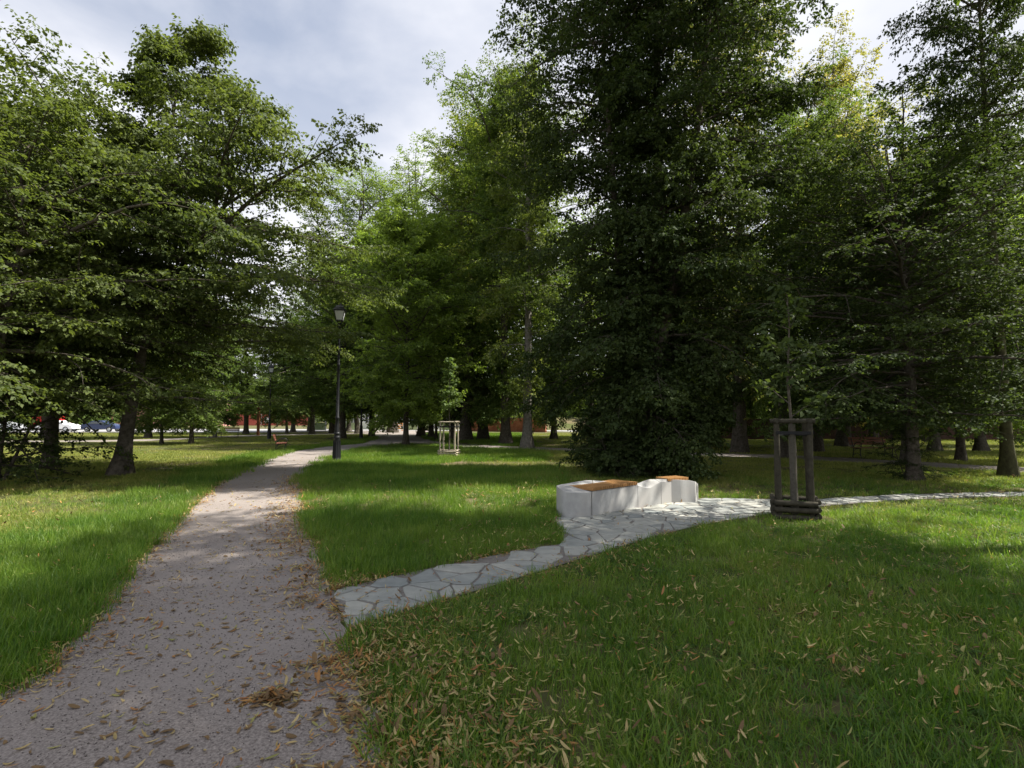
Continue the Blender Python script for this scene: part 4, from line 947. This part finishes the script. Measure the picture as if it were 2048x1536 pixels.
# loose grit on the near path
def grit():
    X, Y = scatter(1.9, 7, 900); k = inside(main_path, X, Y); X, Y = X[k], Y[k]; k = r.uniform(0, 1, len(X)) < np.clip(7.5/Y**1.6, 0, 1); X, Y = X[k], Y[k]; n = len(X)
    o8 = np.array([(1,0,0),(0,1,0),(-1,0,0),(0,-1,0),(0,0,1),(0,0,-.6)]); f8 = np.array([(0,1,4),(1,2,4),(2,3,4),(3,0,4),(1,0,5),(2,1,5),(3,2,5),(0,3,5)])
    sz = r.uniform(.0015, .0048, (n, 1, 1))*(1+.10*Y[:, None, None]); V = o8[None]*sz*r.uniform(.6, 1.3, (n, 6, 1)); V[:, :, 0] += X[:, None]; V[:, :, 1] += Y[:, None]; V[:, :, 2] += .006
    F = (np.arange(n)[:, None, None]*6+f8[None]).reshape(-1, 3)
    o = link('loose_gravel', npmesh('loose_gravel', V.reshape(-1, 3), F, [M['gritA'], M['gritB'], M['gritC']], np.repeat(r.choice(3, n, p=[.45,.3,.25]), 8)))
    tag(o, 'loose grit and small stones lying on the near gravel path', 'gravel', kind='stuff')
grit()
# low broad-leaved weeds in the near right lawn and inside the stakes
wp = [npmesh('wd%d' % i, *weed(300+i, 26, .12, .028, .05), [M['weed']]) for i in range(3)]
X, Y = scatter(2, 13, 30); k = (~hard(X, Y)) & (X > -.6) & (nf(X, Y, 1.3, 8) > .50) & ~((Y > np.interp(X, [-2,0,1.5,5,9], [4.6,6.0,9.1,10.1,11.3])))
X, Y = X[k], Y[k]; a = r.uniform(0, 6.28, 40); X = np.concatenate([X, P1[0]+.3*np.cos(a)*r.uniform(.2, 1, 40)]); Y = np.concatenate([Y, P1[1]+.3*np.sin(a)*r.uniform(.2, 1, 40)])
Z = np.zeros(len(X)); Z[-40:] = .22
instancer('weeds', wp, np.stack([X, Y, Z], 1), r.uniform(0, 6.28, len(X)), r.uniform(.6, 1.25, len(X)), r.integers(0, 3, len(X)), 'low broad leaved weeds and clover in the near lawn', 'weeds')

def litter():
    P, S_, K, H_ = [], [], [], []
    def put(X, Y, size, kinds, z):
        P.append(np.stack([X, Y], 1)); S_.append(size); K.append(kinds); H_.append(z)
    kind = lambda n, p: r.choice(4, n, p=p)
    edge = np.array([p for p in right if 1.9 < p[1] < 15 and p[0] < .6]); edl = np.array([p for p in left if 2 < p[1] < 15])
    for d0, d1, dens in ((1.9,4.5,430),(4.5,8,230),(8,14,85),(14,24,20)):
        X, Y = scatter(d0, d1, dens)
        onp = inside(main_path, X, Y); ons = inside(stone_poly, X, Y) | inside(bench_fp, X, Y)
        cl = nf(X, Y, 1.7, 2)*.6+nf(X, Y, 4.5, 4)*.5
        pr = np.where(onp, .12+1.1*np.clip(cl-.35, 0, 1)**1.2, np.where(ons, .035, np.where(X > -1.0, np.clip(nf(X, Y, .8, 6)*1.7-.3, .06, 1)*np.clip(1.35-(X+.5)*.2, .14, 1), .13)))
        k = r.uniform(0, 1, len(X)) < pr; X, Y, onp = X[k], Y[k], onp[k]; n = len(X)
        put(X, Y, r.uniform(.012, .036, n)*(1 if d1 < 9 else 1.3), np.where(onp, kind(n, [.48,.14,.16,.22]), kind(n, [.34,.36,.12,.18])), np.where(onp, .008, r.uniform(.02, .09, n)))
    # drifts along both path edges and at the edges of the stone paving
    for E, w, m_, lo_, off in ((edge, .26, 8000, 0, -.12), (edl, .10, 2600, 0, .04), (np.array(stone_lo[:20]), .22, 3600, 0, -.16), (np.array(stone_up[:12]), .06, 500, 0, -.02), (np.array([tuple(p.xy) for p, _ in BF[15:48]]), .10, 170, 0, -.12)):
        t = r.uniform(0, 1, m_)**1.1*(len(E)-1.001); i = t.astype(int); f = (t-i)[:, None]; p = E[i]*(1-f)+E[i+1]*f; tn = nz(E[i+1]-E[i]); nn = np.stack([-tn[:, 1], tn[:, 0]], 1)
        patch = nf(p[:, 0], p[:, 1], 2.2, 9) > (.36 if m_ > 1000 else .2); 
        p = p+nn*(off*-1+r.normal(0, w, m_))[:, None]; p = p[patch]; p = p[p[:, 1] < 16]; p = p[~(inside(stone_poly, p[:, 0], p[:, 1]) & (r.uniform(0, 1, len(p)) < (.88 if m_ > 1000 else .1)))]; n = len(p)
        put(p[:, 0], p[:, 1], r.uniform(.013, .034, n), kind(n, [.38,.08,.34,.20]), r.uniform(.008, .04, n))
    n = 4200; yy = r.uniform(1.9, 5.2, n); ex = np.interp(yy, [1.9,2.4,3.1,4.2,5.2], [-.45,-.53,-.9,-1.45,-1.9]); xx = ex+np.abs(r.normal(0, .55, n))-.12
    k_ = (nf(xx, yy, 2.6, 12) > .30) & ~inside(stone_poly, xx, yy) & (yy < 4.1+.35*(xx+1)); xx, yy = xx[k_], yy[k_]; n = len(xx)
    put(xx, yy, r.uniform(.012, .034, n), kind(n, [.46,.16,.26,.12]), np.where(inside(main_path, xx, yy), .01, r.uniform(.01, .06, n)))
    c = at(545,1400); n = 230; a = r.uniform(0, 6.28, n); d = np.abs(r.normal(0, .085, n)); put(c[0]+d*np.cos(a)*1.2, c[1]+d*np.sin(a)*.8, r.uniform(.015, .034, n), kind(n, [.12,.03,.25,.6]), np.clip(.030-.18*d, .005, .04)*r.uniform(.3, 1.2, n))
    p = np.concatenate(P); s = np.concatenate(S_); kd = np.concatenate(K); z = np.concatenate(H_); n = len(p)
    az = r.uniform(0, 6.28, n); asp = np.where(kd == 3, r.uniform(.25, .55, n), r.uniform(.13, .30, n)); u = np.linspace(-1, 1, 6)
    curl = r.normal(0, .6, n); bow = np.abs(r.normal(.25, .35, n)); fold = r.uniform(-.2, 1.0, n)
    tilt = r.normal(0, .25, n)+np.where(z > .02, r.normal(0, .45, n), 0)
    V = []
    for uu in u:
        wd = np.sqrt(np.clip(1-abs(uu)**2.2, .01, 1))*s*asp
        cx = uu*s; cy = curl*s*.28*(uu*uu-.3); cz = bow*s*.55*uu*uu
        for sg in (-1, 0, 1):
            x = cx; y = cy+sg*wd; zz = cz+abs(sg)*fold*wd*.7+uu*s*np.tan(np.clip(tilt, -1, 1))*.6
            V.append(np.stack([p[:, 0]+x*np.cos(az)-y*np.sin(az), p[:, 1]+x*np.sin(az)+y*np.cos(az), zz], 1))
    V = np.stack(V, 1); V[:, :, 2] += (z-V[:, :, 2].min(1))[:, None]; V = V.reshape(-1, 3)
    q = np.array([[3*i+j, 3*i+3+j, 3*i+4+j, 3*i+1+j] for i in range(5) for j in range(2)]); F = (np.arange(n)[:, None, None]*18+q[None]).reshape(-1, 4)
    o = link('fallen_leaves', npmesh('fallen_leaves', V, F, [M['lit_tan'], M['lit_olive'], M['lit_orange'], M['lit_brown']], np.repeat(kd, 10), smooth=True))
    tag(o, 'dry curled leaves and lime bracts scattered on the path and the near lawn', 'leaves', kind='stuff')
litter()
